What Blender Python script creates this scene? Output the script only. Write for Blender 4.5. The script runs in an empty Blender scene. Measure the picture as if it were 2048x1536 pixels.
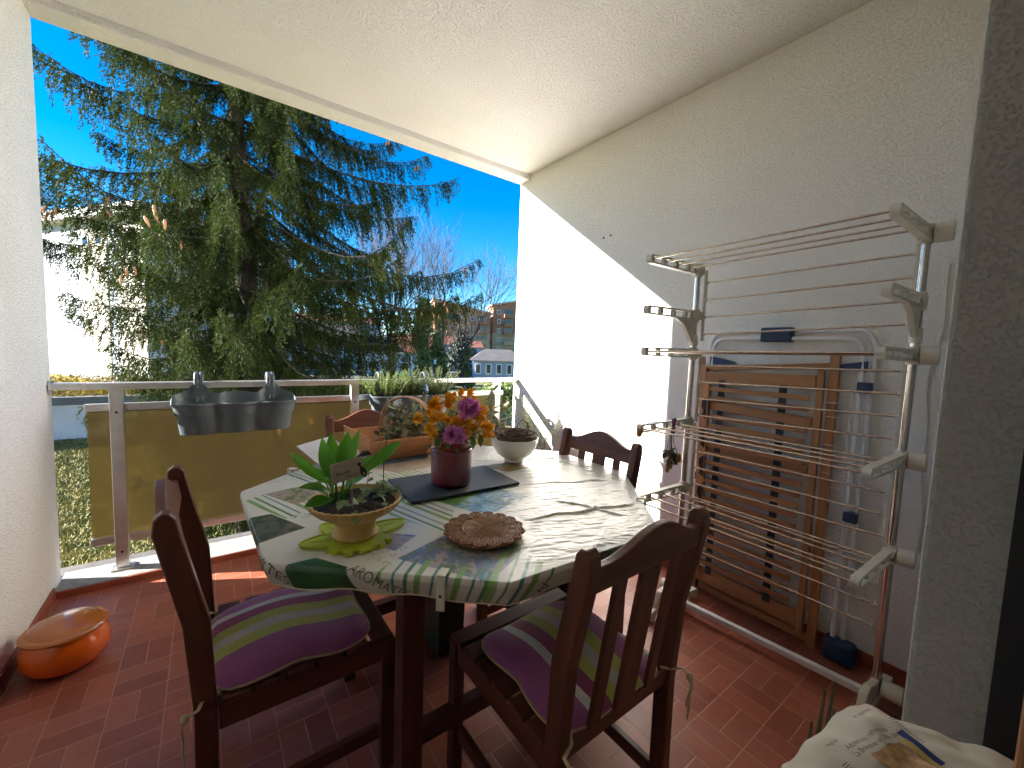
import bpy, bmesh, math, random
import numpy as np
from mathutils import Vector, Matrix, noise as mnoise
S = bpy.context.scene
COL = S.collection
rnd = random.Random(11)
R = math.radians
PI = math.pi

# ---------------------------------------------------------------- camera
cam_d = bpy.data.cameras.new('camera')
cam = bpy.data.objects.new('camera', cam_d)
COL.objects.link(cam)
S.camera = cam
cam_d.sensor_width = 36.0
cam_d.lens = 14.402
cam_d.clip_start = 0.02
cam_d.clip_end = 3000
YAW, PIT, ROL = R(36.687), R(4.641), R(2.081)
F_ = Vector((math.sin(YAW)*math.cos(PIT), math.cos(YAW)*math.cos(PIT), -math.sin(PIT)))
R_ = Vector((math.cos(YAW), -math.sin(YAW), 0)); U_ = R_.cross(F_)
cr, sr = math.cos(ROL), math.sin(ROL)
R2 = cr*R_ + sr*U_; U2 = -sr*R_ + cr*U_
m = Matrix((R2, U2, -F_)).transposed().to_4x4()
m.translation = Vector((0, 0, 1.25))
cam.matrix_world = m

# ---------------------------------------------------------------- light
SUN_TO = Vector((-2.77, 1.5, 1.135)).normalized()
W = bpy.data.worlds.new('World'); S.world = W; W.use_nodes = True
nt = W.node_tree
bg = nt.nodes['Background']
sky = nt.nodes.new('ShaderNodeTexSky'); sky.sky_type = 'NISHITA'; sky.sun_disc = False
sky.sun_elevation = math.asin(SUN_TO.z)
sky.sun_rotation = math.atan2(SUN_TO.x, SUN_TO.y)
sky.ozone_density = 3.0; sky.dust_density = 0.0; sky.altitude = 1800; sky.air_density = 1.0
hs = nt.nodes.new('ShaderNodeHueSaturation'); hs.inputs['Saturation'].default_value = 1.4
nt.links.new(sky.outputs[0], hs.inputs['Color'])
nt.links.new(hs.outputs[0], bg.inputs[0])
bg.inputs[1].default_value = 0.05
sd = bpy.data.lights.new('sun', 'SUN'); sd.energy = 5.0; sd.angle = R(0.5); sd.color = (1, .95, .88)
so = bpy.data.objects.new('sun', sd); COL.objects.link(so)
so.rotation_euler = SUN_TO.to_track_quat('Z', 'Y').to_euler()
S.view_settings.view_transform = 'Standard'; S.view_settings.look = 'None'
S.view_settings.gamma = 1; S.view_settings.use_curve_mapping = False
S.view_settings.exposure = 2.85
S.render.engine = 'CYCLES'
S.cycles.use_denoising = True
S.cycles.max_bounces = 14; S.cycles.diffuse_bounces = 11; S.cycles.glossy_bounces = 4
S.cycles.transmission_bounces = 6; S.cycles.transparent_max_bounces = 8
S.cycles.caustics_reflective = False; S.cycles.caustics_refractive = False
S.cycles.sample_clamp_indirect = 6

# ---------------------------------------------------------------- helpers
def tag(o, label=None, cat=None, group=None, kind=None):
    if label: o['label'] = label
    if cat: o['category'] = cat
    if group: o['group'] = group
    if kind: o['kind'] = kind
    return o

def empty(name, loc=(0, 0, 0), rz=0, label=None, cat=None, group=None):
    o = bpy.data.objects.new(name, None); COL.objects.link(o)
    o.empty_display_size = .05
    o.location = loc; o.rotation_euler = (0, 0, rz)
    return tag(o, label, cat, group)

def link_mesh(name, me, mat, parent=None, bevel=0, seg=2):
    o = bpy.data.objects.new(name, me); COL.objects.link(o)
    for mm in (mat if isinstance(mat, (list, tuple)) else [mat]): me.materials.append(mm)
    if parent is not None: o.parent = parent
    if bevel:
        b = o.modifiers.new('b', 'BEVEL'); b.width = bevel; b.segments = seg; b.limit_method = 'ANGLE'; b.angle_limit = R(40)
        b.harden_normals = False
    return o

def np_mesh(name, V, Fc, mat, parent=None, smooth=False):
    V = np.asarray(V, dtype=np.float32); Fc = np.asarray(Fc, dtype=np.int32)
    me = bpy.data.meshes.new(name)
    n, k = Fc.shape
    me.vertices.add(len(V)); me.vertices.foreach_set('co', V.ravel())
    me.loops.add(n*k); me.loops.foreach_set('vertex_index', Fc.ravel())
    me.polygons.add(n); me.polygons.foreach_set('loop_start', np.arange(0, n*k, k, dtype=np.int32))
    me.polygons.foreach_set('loop_total', np.full(n, k, dtype=np.int32))
    me.update(calc_edges=True)
    if smooth: me.polygons.foreach_set('use_smooth', np.ones(n, dtype=bool))
    return link_mesh(name, me, mat, parent)

def frames(pts):
    pts = [Vector(p) for p in pts]; out = []
    t0 = (pts[1]-pts[0]).normalized()
    a = t0.cross(Vector((0, 0, 1)))
    if a.length < .1: a = t0.cross(Vector((1, 0, 0)))
    a.normalize()
    for i, p in enumerate(pts):
        if i == 0: t = t0
        elif i == len(pts)-1: t = (pts[i]-pts[i-1]).normalized()
        else:
            t = (pts[i+1]-pts[i-1])
            t = t.normalized() if t.length > 1e-9 else t0
        a = a - t*a.dot(t)
        if a.length < 1e-6: a = t.orthogonal()
        a.normalize(); out.append((p, a.copy(), t.cross(a)))
    return out

class MB:
    def __init__(s): s.v = []; s.f = []; s.mi = []
    def add(s, vs, fs, mi=0):
        b = len(s.v); s.v += [tuple(v) for v in vs]; s.f += [tuple(b+i for i in f) for f in fs]; s.mi += [mi]*len(fs); return s
    def box(s, c, d, rot=None, mi=0):
        x, y, z = d[0]/2, d[1]/2, d[2]/2
        vs = [Vector(p) for p in ((-x,-y,-z),(x,-y,-z),(x,y,-z),(-x,y,-z),(-x,-y,z),(x,-y,z),(x,y,z),(-x,y,z))]
        if rot is not None: vs = [rot @ v for v in vs]
        c = Vector(c)
        return s.add([v+c for v in vs], [(0,3,2,1),(4,5,6,7),(0,1,5,4),(1,2,6,5),(2,3,7,6),(3,0,4,7)], mi)
    def bb(s, a, b, mi=0):
        return s.box([(a[i]+b[i])/2 for i in range(3)], [abs(b[i]-a[i]) for i in range(3)], None, mi)
    def beam(s, a, b, w, h, up=(0, 0, 1), mi=0):
        a, b = Vector(a), Vector(b); t = (b-a).normalized(); u = Vector(up); u = (u-t*u.dot(t))
        if u.length < 1e-4: u = t.orthogonal()
        u.normalize(); sd_ = t.cross(u)
        rot = Matrix((sd_, t, u)).transposed()
        return s.box((a+b)/2, (w, (b-a).length, h), rot, mi)
    def tube(s, pts, r, n=8, cap=True, mi=0, flat=1.0):
        fr = frames(pts); k = len(fr)
        rs = r if isinstance(r, (list, tuple)) else [r]*k
        vs = []; fs = []
        for (p, a, b), rr in zip(fr, rs):
            for j in range(n):
                th = 2*PI*j/n; vs.append(p + a*(math.cos(th)*rr) + b*(math.sin(th)*rr*flat))
        for i in range(k-1):
            for j in range(n):
                j2 = (j+1) % n; fs.append((i*n+j, i*n+j2, (i+1)*n+j2, (i+1)*n+j))
        if cap: fs.append(tuple(range(n-1, -1, -1))); fs.append(tuple((k-1)*n+j for j in range(n)))
        return s.add(vs, fs, mi)
    def lathe(s, prof, n=32, c=(0, 0, 0), rmod=None, mi=0, sx=1, sy=1, M=None):
        vs = []; fs = []; k = len(prof)
        for i, (r, z) in enumerate(prof):
            for j in range(n):
                th = 2*PI*j/n; rr = r*(rmod(th, i) if rmod else 1)
                v = Vector((math.cos(th)*rr*sx, math.sin(th)*rr*sy, z))
                if M is not None: v = M @ v
                vs.append(v+Vector(c))
        for i in range(k-1):
            for j in range(n):
                j2 = (j+1) % n; fs.append((i*n+j, i*n+j2, (i+1)*n+j2, (i+1)*n+j))
        if prof[0][0] > 1e-5: fs.append(tuple(range(n-1, -1, -1)))
        if prof[-1][0] > 1e-5: fs.append(tuple((k-1)*n+j for j in range(n)))
        return s.add(vs, fs, mi)
    def prism(s, poly, fn, w0, w1, mi=0):
        n = len(poly)
        vs = [fn(u, v, w0) for u, v in poly] + [fn(u, v, w1) for u, v in poly]
        fs = [tuple(range(n-1, -1, -1)), tuple(range(n, 2*n))] + [(i, (i+1) % n, n+(i+1) % n, n+i) for i in range(n)]
        return s.add(vs, fs, mi)
    def leaf(s, base, d, L, w, nrm=(0, 0, 1), curl=.3, fold=.25, k=6, mi=0, shape=1.0, twist=0.):
        d = Vector(d).normalized(); nr = Vector(nrm); nr = nr - d*nr.dot(d)
        if nr.length < 1e-3: nr = d.orthogonal()
        nr.normalize(); sd_ = d.cross(nr)
        vs = []; fs = []; p = Vector(base); stp = L/k
        for i in range(k+1):
            t = i/k; wd = w*.5*math.sin(PI*min(1, t**shape*.97+.03))
            sdd = sd_*math.cos(twist*t)+nr*math.sin(twist*t); nn = nr*math.cos(twist*t)-sd_*math.sin(twist*t)
            vs += [p - sdd*wd + nn*wd*fold, p.copy(), p + sdd*wd + nn*wd*fold]
            a = curl*stp/L
            nd = (d*math.cos(a) - nr*math.sin(a)); nr = (nr*math.cos(a) + d*math.sin(a)); d = nd
            p = p + d*stp
        for i in range(k):
            b = i*3; fs += [(b, b+1, b+4, b+3), (b+1, b+2, b+5, b+4)]
        return s.add(vs, fs, mi)
    def ball(s, c, r, n=10, k=7, sc=(1, 1, 1), jit=0, mi=0, M=None):
        prof = [(max(0.0, r*math.sin(PI*i/k)), -r*math.cos(PI*i/k)) for i in range(k+1)]
        b0 = len(s.v)
        s.lathe([(max(a, 1e-6), b) for a, b in prof], n, (0, 0, 0), None, mi)
        for i in range(b0, len(s.v)):
            v = Vector(s.v[i]); 
            if jit: v *= 1+jit*mnoise.noise(v*(1.7/r)+Vector(c)*31)
            v = Vector((v.x*sc[0], v.y*sc[1], v.z*sc[2]))
            if M is not None: v = M @ v
            s.v[i] = tuple(v+Vector(c))
        return s
    def build(s, name, mat, parent=None, smooth=None, bevel=0, seg=2, recalc=True):
        me = bpy.data.meshes.new(name); me.from_pydata(s.v, [], s.f)
        if any(s.mi): me.polygons.foreach_set('material_index', s.mi)
        if recalc:
            bm = bmesh.new(); bm.from_mesh(me); bmesh.ops.recalc_face_normals(bm, faces=bm.faces[:]); bm.to_mesh(me); bm.free()
        if smooth is not None:
            me.polygons.foreach_set('use_smooth', [True]*len(me.polygons))
            me.set_sharp_from_angle(angle=R(smooth))
        me.update()
        return link_mesh(name, me, mat, parent, bevel, seg)

def copy_tree(o, parent=None):
    c = o.copy(); COL.objects.link(c)
    if parent is not None: c.parent = parent
    for ch in list(o.children): copy_tree(ch, c)
    return c

# ---------------------------------------------------------------- materials
def mat(name, col, rough=.5, metal=0, col2=None, vs=8, vw=(.35, .65), vscale=(1, 1, 1), detail=4,
        bump=0, bs=60, bscale=(1, 1, 1), bdet=3, spec=.5, coat=0, trans=0, ior=1.45, bdist=.002, rvar=0, sheen=0, sss=0, transl=None):
    M = bpy.data.materials.new(name); M.use_nodes = True; t = M.node_tree; N = t.nodes; L = t.links
    p = N['Principled BSDF']
    p.inputs['Base Color'].default_value = (*col, 1); p.inputs['Roughness'].default_value = rough
    p.inputs['Metallic'].default_value = metal; p.inputs['Specular IOR Level'].default_value = spec
    p.inputs['Coat Weight'].default_value = coat; p.inputs['Coat Roughness'].default_value = .12
    p.inputs['Transmission Weight'].default_value = trans; p.inputs['IOR'].default_value = ior
    if sheen: p.inputs['Sheen Weight'].default_value = sheen
    tc = N.new('ShaderNodeTexCoord')
    if col2 is not None or rvar:
        mp = N.new('ShaderNodeMapping'); mp.inputs['Scale'].default_value = vscale
        L.new(tc.outputs['Object'], mp.inputs[0])
        n = N.new('ShaderNodeTexNoise'); n.inputs['Scale'].default_value = vs; n.inputs['Detail'].default_value = detail
        n.inputs['Roughness'].default_value = .6
        L.new(mp.outputs[0], n.inputs['Vector'])
        mr = N.new('ShaderNodeMapRange'); mr.inputs[1].default_value = vw[0]; mr.inputs[2].default_value = vw[1]
        L.new(n.outputs['Fac'], mr.inputs[0])
        if col2 is not None:
            mx = N.new('ShaderNodeMix'); mx.data_type = 'RGBA'
            mx.inputs[6].default_value = (*col, 1); mx.inputs[7].default_value = (*col2, 1)
            L.new(mr.outputs[0], mx.inputs[0]); L.new(mx.outputs[2], p.inputs['Base Color'])
        if rvar:
            m2 = N.new('ShaderNodeMapRange'); m2.inputs[3].default_value = rough-rvar; m2.inputs[4].default_value = rough+rvar
            L.new(n.outputs['Fac'], m2.inputs[0]); L.new(m2.outputs[0], p.inputs['Roughness'])
    if bump:
        mp2 = N.new('ShaderNodeMapping'); mp2.inputs['Scale'].default_value = bscale
        L.new(tc.outputs['Object'], mp2.inputs[0])
        n2 = N.new('ShaderNodeTexNoise'); n2.inputs['Scale'].default_value = bs; n2.inputs['Detail'].default_value = bdet
        L.new(mp2.outputs[0], n2.inputs['Vector'])
        b = N.new('ShaderNodeBump'); b.inputs['Strength'].default_value = bump; b.inputs['Distance'].default_value = bdist
        L.new(n2.outputs['Fac'], b.inputs['Height']); L.new(b.outputs[0], p.inputs['Normal'])
    if transl:
        tr = N.new('ShaderNodeBsdfTranslucent'); tr.inputs[0].default_value = (*transl[:3], 1)
        ms = N.new('ShaderNodeMixShader'); ms.inputs[0].default_value = transl[3]
        L.new(p.outputs[0], ms.inputs[1]); L.new(tr.outputs[0], ms.inputs[2]); L.new(ms.outputs[0], N['Material Output'].inputs[0])
    return M

def stucco(name, col, col2, scale=70, dist=.004, strength=.9, big=.5):
    M = bpy.data.materials.new(name); M.use_nodes = True; t = M.node_tree; N = t.nodes; L = t.links
    p = N['Principled BSDF']; p.inputs['Roughness'].default_value = .9; p.inputs['Specular IOR Level'].default_value = .2
    tc = N.new('ShaderNodeTexCoord')
    n1 = N.new('ShaderNodeTexNoise'); n1.inputs['Scale'].default_value = scale; n1.inputs['Detail'].default_value = 4; n1.inputs['Roughness'].default_value = .5
    L.new(tc.outputs['Object'], n1.inputs['Vector'])
    rp = N.new('ShaderNodeMapRange'); rp.inputs[1].default_value = .34; rp.inputs[2].default_value = .50; rp.interpolation_type = 'SMOOTHSTEP'
    L.new(n1.outputs['Fac'], rp.inputs[0])
    n2 = N.new('ShaderNodeTexNoise'); n2.inputs['Scale'].default_value = 2.2; n2.inputs['Detail'].default_value = 5
    L.new(tc.outputs['Object'], n2.inputs['Vector'])
    mr = N.new('ShaderNodeMapRange'); mr.inputs[1].default_value = .4; mr.inputs[2].default_value = .75
    L.new(n2.outputs['Fac'], mr.inputs[0])
    mx = N.new('ShaderNodeMix'); mx.data_type = 'RGBA'; mx.inputs[6].default_value = (*col, 1); mx.inputs[7].default_value = (*col2, 1)
    L.new(mr.outputs[0], mx.inputs[0]); L.new(mx.outputs[2], p.inputs['Base Color'])
    b = N.new('ShaderNodeBump'); b.inputs['Strength'].default_value = strength; b.inputs['Distance'].default_value = dist
    L.new(rp.outputs[0], b.inputs['Height']); L.new(b.outputs[0], p.inputs['Normal'])
    return M

def tilemat():
    M = bpy.data.materials.new('terracotta_basketweave'); M.use_nodes = True; t = M.node_tree; N = t.nodes; L = t.links
    p = N['Principled BSDF']
    tc = N.new('ShaderNodeTexCoord'); sp = N.new('ShaderNodeSeparateXYZ'); L.new(tc.outputs['Object'], sp.inputs[0])
    def m(op, a, b=None, c=None):
        n = N.new('ShaderNodeMath'); n.operation = op
        for i, q in enumerate((a, b, c)):
            if q is None: continue
            if isinstance(q, (int, float)): n.inputs[i].default_value = q
            else: L.new(q, n.inputs[i])
        return n.outputs[0]
    u = m('DIVIDE', m('SUBTRACT', sp.outputs[0], .01), .15); v = m('DIVIDE', m('SUBTRACT', sp.outputs[1], .06), .15)
    fu, fv = m('FLOOR', u), m('FLOOR', v)
    ru, rv = m('SUBTRACT', u, fu), m('SUBTRACT', v, fv)
    par = m('FLOORED_MODULO', m('ADD', fu, fv), 2)       # 0 or 1
    # distance to block border
    du = m('SUBTRACT', .5, m('ABSOLUTE', m('SUBTRACT', ru, .5)))
    dv = m('SUBTRACT', .5, m('ABSOLUTE', m('SUBTRACT', rv, .5)))
    mid = m('ADD', m('MULTIPLY', par, ru), m('MULTIPLY', m('SUBTRACT', 1, par), rv))
    dm = m('ABSOLUTE', m('SUBTRACT', mid, .5))
    d = m('MINIMUM', m('MINIMUM', du, dv), dm)
    half = m('GREATER_THAN', mid, .5)
    cmb = N.new('ShaderNodeCombineXYZ'); L.new(fu, cmb.inputs[0]); L.new(fv, cmb.inputs[1]); L.new(half, cmb.inputs[2])
    wn = N.new('ShaderNodeTexWhiteNoise'); wn.noise_dimensions = '3D'; L.new(cmb.outputs[0], wn.inputs['Vector'])
    n1 = N.new('ShaderNodeTexNoise'); n1.inputs['Scale'].default_value = 30; n1.inputs['Detail'].default_value = 6; L.new(tc.outputs['Object'], n1.inputs['Vector'])
    fac = m('ADD', m('MULTIPLY', wn.outputs['Value'], .55), m('MULTIPLY', n1.outputs['Fac'], .55))
    mx = N.new('ShaderNodeMix'); mx.data_type = 'RGBA'
    mx.inputs[6].default_value = (.21, .052, .032, 1); mx.inputs[7].default_value = (.40, .125, .072, 1); L.new(fac, mx.inputs[0])
    gr = N.new('ShaderNodeMapRange'); gr.inputs[1].default_value = .006; gr.inputs[2].default_value = .013; L.new(d, gr.inputs[0])
    m2 = N.new('ShaderNodeMix'); m2.data_type = 'RGBA'; m2.inputs[6].default_value = (.40, .22, .15, 1)
    L.new(mx.outputs[2], m2.inputs[7]); L.new(gr.outputs[0], m2.inputs[0]); L.new(m2.outputs[2], p.inputs['Base Color'])
    n3 = N.new('ShaderNodeTexNoise'); n3.inputs['Scale'].default_value = 5; n3.inputs['Detail'].default_value = 5; L.new(tc.outputs['Object'], n3.inputs['Vector'])
    rr = N.new('ShaderNodeMapRange'); rr.inputs[1].default_value = .3; rr.inputs[2].default_value = .7; rr.inputs[3].default_value = .30; rr.inputs[4].default_value = .50
    L.new(n3.outputs['Fac'], rr.inputs[0]); L.new(rr.outputs[0], p.inputs['Roughness'])
    hb = m('ADD', gr.outputs[0], m('MULTIPLY', n1.outputs['Fac'], .25))
    b = N.new('ShaderNodeBump'); b.inputs['Strength'].default_value = .5; b.inputs['Distance'].default_value = .0012
    L.new(hb, b.inputs['Height']); L.new(b.outputs[0], p.inputs['Normal'])
    return M

def woodmat(name, c1, c2, ax, rough=.45, coat=0, sc=26):
    s = [1, 1, 1]; s[ax] = .07
    return mat(name, c1, rough, col2=c2, vs=sc, vscale=s, vw=(.3, .7), detail=6, bump=.25, bs=sc*3, bscale=s, bdist=.001, coat=coat, rvar=.08)

WALL = stucco('white_stucco', (.90, .88, .84), (.86, .83, .78), scale=135, dist=.0036, strength=.75)
CEIL = stucco('ceiling_stucco', (.82, .80, .77), (.77, .75, .71), scale=112, dist=.0042, strength=.9)
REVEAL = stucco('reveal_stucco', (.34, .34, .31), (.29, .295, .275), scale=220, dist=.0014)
TILE = tilemat()
SKIRT = mat('terracotta_skirting', (.26, .06, .035), .4, col2=(.36, .10, .055), vs=9, bump=.2, bs=120)
STONE = mat('curb_stone', (.34, .32, .29), .85, col2=(.22, .21, .19), vs=30, bump=.9, bs=160, bdist=.003)
STONE2 = mat('dark_outer_curb', (.10, .095, .09), .9, col2=(.07, .065, .06), vs=22, bump=.6, bs=120)
ALU = mat('anodised_aluminium', (.72, .70, .68), .34, metal=.85, col2=(.62, .60, .58), vs=14, rvar=.06, bump=.08, bs=300)
CHROME = mat('chromed_tube', (.62, .59, .56), .14, metal=1, col2=(.66, .60, .55), vs=40, rvar=.06)
RODM = mat('steel_rod', (.70, .65, .58), .25, metal=1, col2=(.55, .49, .42), vs=60)
PLAST = mat('cream_plastic', (.72, .69, .60), .42, col2=(.64, .61, .52), vs=20)
WPAINT = mat('white_paint_steel', (.78, .80, .82), .35, col2=(.70, .71, .72), vs=12)
NAVY = mat('navy_plastic', (.02, .045, .11), .5)
DW = [woodmat('dark_wood_%s' % 'xyz'[i], (.150, .052, .030), (.080, .026, .017), i, .42, coat=.12) for i in range(3)]
PW = [woodmat('teak_%s' % 'xyz'[i], (.50, .245, .105), (.32, .145, .058), i, .5, sc=22) for i in range(3)]
BW = [woodmat('pine_%s' % 'xyz'[i], (.62, .30, .13), (.48, .20, .08), i, .5, sc=18) for i in range(3)]
BLACK = mat('black_rubber', (.012, .012, .014), .6)
STRAP = mat('grey_webbing', (.045, .048, .05), .8, bump=.3, bs=400)
SOIL = mat('dark_soil', (.045, .026, .016), .95, col2=(.015, .010, .007), vs=60, bump=1, bs=90, bdist=.008)
# ---------------------------------------------------------------- the balcony shell
XL, XR, YR, HC, HB = -.606, 2.164, 2.887, 2.696, 2.655
def struct(name, mb, m_, **k): return tag(mb.build(name, m_, **k), kind='structure')
struct('floor', MB().bb((XL, -.02, -.2), (XR, 2.75, 0)), TILE)
struct('ceiling', MB().bb((XL, -.02, HC), (XR, 2.75, HC+.2)), CEIL)
b = MB().bb((XL, 2.75, HB), (XR, YR, HC+.2))
struct('beam', b, CEIL, bevel=.006)
struct('left_wall', MB().bb((XL-.22, -.25, -.2), (XL, YR, HC+.2)), WALL, bevel=.008)
struct('right_wall', MB().bb((XR, -.25, -.2), (XR+.22, YR, HC+.2)), WALL, bevel=.008)
# facade of the flat, with the door opening the picture is taken from
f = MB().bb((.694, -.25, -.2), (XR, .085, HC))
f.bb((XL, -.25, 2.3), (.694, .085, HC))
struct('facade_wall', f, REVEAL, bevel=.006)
# curb the railing stands on
struct('curb', MB().bb((XL, 2.75, -.2), (XR, 2.955, .036)), STONE, bevel=.004)
struct('curb_outer_strip', MB().bb((XL-.2, 2.955, -.2), (XR+.2, 3.06, .022)), STONE2, bevel=.004)  # outer strip of the curb, darker and slightly lower than the rest
# building around the balcony
g = MB().bb((-9, -6, -3.2), (XL-.22, YR-.03, 9)).bb((XR+.22, -6, -3.2), (9, YR-.03, 9))
g.bb((XL-.22, -6, HC+.2), (XR+.22, YR-.03, 9)).bb((XL-.22, -6, -3.2), (XR+.22, 2.85, -.2))
struct('apartment_block', g, WALL)
r = MB().bb((XL, -5.5, -.2), (XR, -.25, -.02)).bb((XL-.1, -5.6, -.02), (XL, -.25, HC)).bb((XR, -5.6, -.02), (XR+.1, -.25, HC)).bb((XL, -5.6, -.02), (XR, -5.5, HC)).bb((XL, -5.5, HC), (XR, -.25, HC+.1))
struct('room_behind_door', r, mat('room_plaster', (.66, .62, .54), .9, col2=(.58, .54, .47), vs=2))
# skirtings
sk = MB().bb((XL, .086, 0), (XL+.009, 2.741, .06)).bb((XR-.009, .086, 0), (XR, 2.741, .06)).bb((XL+.009, 2.741, 0), (XR-.009, 2.75, .034)).bb((.70, .085, 0), (XR-.009, .094, .06))
tag(sk.build('skirting_tiles', SKIRT, bevel=.002), kind='structure')
# door frame at the right edge of the picture
df = empty('balcony_door_frame', (.66, -.05, 0), 0, 'reddish brown wooden door frame with black seal at right edge', 'door frame')
MB().bb((.012, .036, .0), (.034, .068, 2.3)).build('rubber_seal', BLACK, df)
MB().bb((-.05, -.05, .0), (.012, .046, 2.3)).build('jamb', woodmat('door_wood', (.40, .17, .08), (.28, .11, .05), 2), df, bevel=.004)

# two drilled holes in the wall
for (y, z) in ((1.926, 2.03), (1.866, 2.035)):
    o = MB().lathe([(.006, 0), (.007, .003), (.004, .0035), (.0035, .001), (.001, .001)], 12, (0, 0, 0), M=Matrix.Rotation(-PI/2, 3, 'Y')).build('wall_plug', BLACK)
    o.location = (XR-.001, y, z)
    tag(o, 'small dark plug hole in the white side wall, %s of two' % ('left' if y > 1.9 else 'right'), 'wall plug', 'plug holes in the side wall')

# ---------------------------------------------------------------- railing
def panelmat():
    M = bpy.data.materials.new('smoked_frosted_glass'); M.use_nodes = True; t = M.node_tree; N = t.nodes; L = t.links
    p = N['Principled BSDF']; p.inputs['Base Color'].default_value = (.10, .075, .04, 1); p.inputs['Roughness'].default_value = .38
    rf = N.new('ShaderNodeBsdfRefraction'); rf.inputs['Color'].default_value = (.80, .68, .42, 1); rf.inputs['Roughness'].default_value = .30; rf.inputs['IOR'].default_value = 1.03
    tl = N.new('ShaderNodeBsdfTranslucent'); tl.inputs[0].default_value = (.15, .12, .075, 1)
    tc = N.new('ShaderNodeTexCoord'); n = N.new('ShaderNodeTexNoise'); n.inputs['Scale'].default_value = 260; L.new(tc.outputs['Object'], n.inputs[0])
    bu = N.new('ShaderNodeBump'); bu.inputs['Strength'].default_value = .5; bu.inputs['Distance'].default_value = .001; L.new(n.outputs[0], bu.inputs['Height'])
    for s_ in (p, rf): L.new(bu.outputs[0], s_.inputs['Normal'])
    a = N.new('ShaderNodeMixShader'); a.inputs[0].default_value = .22; L.new(rf.outputs[0], a.inputs[1]); L.new(tl.outputs[0], a.inputs[2])
    b_ = N.new('ShaderNodeMixShader'); b_.inputs[0].default_value = .18; L.new(a.outputs[0], b_.inputs[1]); L.new(p.outputs[0], b_.inputs[2])
    L.new(b_.outputs[0], N['Material Output'].inputs[0])
    return M
PANEL = panelmat()
rl = empty('balcony_railing', (0, 2.86, .036), 0, 'silver aluminium balcony railing with smoked brown glass infill panel', 'railing')
Z0 = .036
MB().bb((XL+.002, -.045, .985-Z0), (XR-.002, .02, 1.018-Z0)).build('handrail', ALU, rl, bevel=.005, seg=3)
for px in (-.378, .80, 1.975):
    p = MB().bb((px-.026, -.012, 0), (px+.026, .028, .985-Z0)).build('post', ALU, rl, bevel=.002)
    s_ = MB(); s_.ball((px, -.014, .865-Z0), .006, 8, 5, (1, .4, 1)); s_.ball((px, -.014, .13-Z0), .006, 8, 5, (1, .4, 1)); s_.build('bolt', BLACK, p)
    MB().bb((px-.045, -.03, 0), (px+.045, .045, .008)).build('foot_plate', ALU, p, bevel=.002)
for x0, x1 in ((-.50, 2.06),):
    MB().bb((x0, .030, .868-Z0), (x1, .060, .905-Z0)).build('panel_rail', ALU, rl, bevel=.002)
    MB().bb((x0, .030, .165-Z0), (x1, .060, .205-Z0)).build('panel_rail', ALU, rl, bevel=.002)
    MB().bb((x0+.006, .042, .203-Z0), (x1-.006, .047, .870-Z0)).build('glass_panel', PANEL, rl)
MB().bb((XL+.001, -.035, .965-Z0), (XL+.012, .012, 1.03-Z0)).build('wall_bracket', ALU, rl, bevel=.002)
MB().bb((XR-.012, -.035, .965-Z0), (XR-.001, .012, 1.03-Z0)).build('wall_bracket', ALU, rl, bevel=.002)

# ---------------------------------------------------------------- outdoors
GZ = -3.2
def groundmat():
    M = mat('lawn', (.07, .085, .02), .95, col2=(.20, .17, .06), vs=1.6, detail=9, vw=(.35, .62), bump=1, bs=9, bdist=.06, bdet=8)
    return M
gm = MB().add([(-1500, 3, GZ), (1500, 3, GZ), (1500, 2500, GZ), (-1500, 2500, GZ)], [(0, 1, 2, 3)]).add([(-1500, -300, GZ-.01), (1500, -300, GZ-.01), (1500, 3, GZ-.01), (-1500, 3, GZ-.01)], [(0, 1, 2, 3)])
struct('ground', gm, groundmat(), recalc=False)
struct('car_park', MB().bb((8, 56, GZ), (60, 84, GZ+.02)), mat('asphalt', (.06, .06, .065), .9, col2=(.09, .09, .09), vs=.7))
# grass blades and leaf litter near the building
rng = np.random.default_rng(5)
def blades(n, x0, x1, y0, y1, h, w):
    c = np.stack([rng.uniform(x0, x1, n), rng.uniform(y0, y1, n), np.full(n, GZ)], 1)
    a = rng.uniform(0, 2*PI, n); d = np.stack([np.cos(a), np.sin(a), 0*a], 1)*(w*rng.uniform(.6, 1.4, n))[:, None]
    t = c+np.stack([rng.normal(0, h*.5, n), rng.normal(0, h*.5, n), h*rng.uniform(.5, 1.3, n)], 1)
    V = np.stack([c-d, c+d, t], 1).reshape(-1, 3); return V, np.arange(3*n).reshape(n, 3)
V, Fc = blades(90000, -7.5, 4, 10, 25, .09, .022)
GR = mat('grass_blade', (.08, .10, .02), .8, col2=(.30, .26, .09), vs=2.2, detail=8, vw=(.35, .65))
tag(np_mesh('grass', V, Fc, GR), kind='stuff', cat='grass', label='dry yellow green lawn grass seen past the railing')

wallm = mat('concrete_wall', (.50, .51, .52), .9, col2=(.36, .37, .39), vs=.9, detail=6, bump=.3, bs=20)
rw = empty('retaining_wall', (-4, 24.8, GZ), 0, 'pale concrete retaining wall with dark coping below yellow shrubs', 'wall')
MB().bb((-14, 0, 0), (6, .4, 1.5)).build('wall_face', wallm, rw)
MB().bb((-14, -.08, 1.5), (6, .45, 1.83)).build('coping', mat('dark_coping', (.13, .13, .13), .9, col2=(.09, .09, .09), vs=2), rw, bevel=.02)
n = 26000
yy = rng.uniform(25.1, 29.5, n); c = np.stack([rng.uniform(-14, 3, n), yy, -1.45+(yy-25)*.10+rng.uniform(0, .34, n)], 1)
a = rng.normal(0, 1, (n, 3)); a /= np.linalg.norm(a, axis=1)[:, None]; b2 = np.cross(a, [0.3, .2, .9]); sz = rng.uniform(.04, .10, n)[:, None]
V = np.stack([c-a*sz, c+b2*sz, c+a*sz], 1).reshape(-1, 3)
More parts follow.
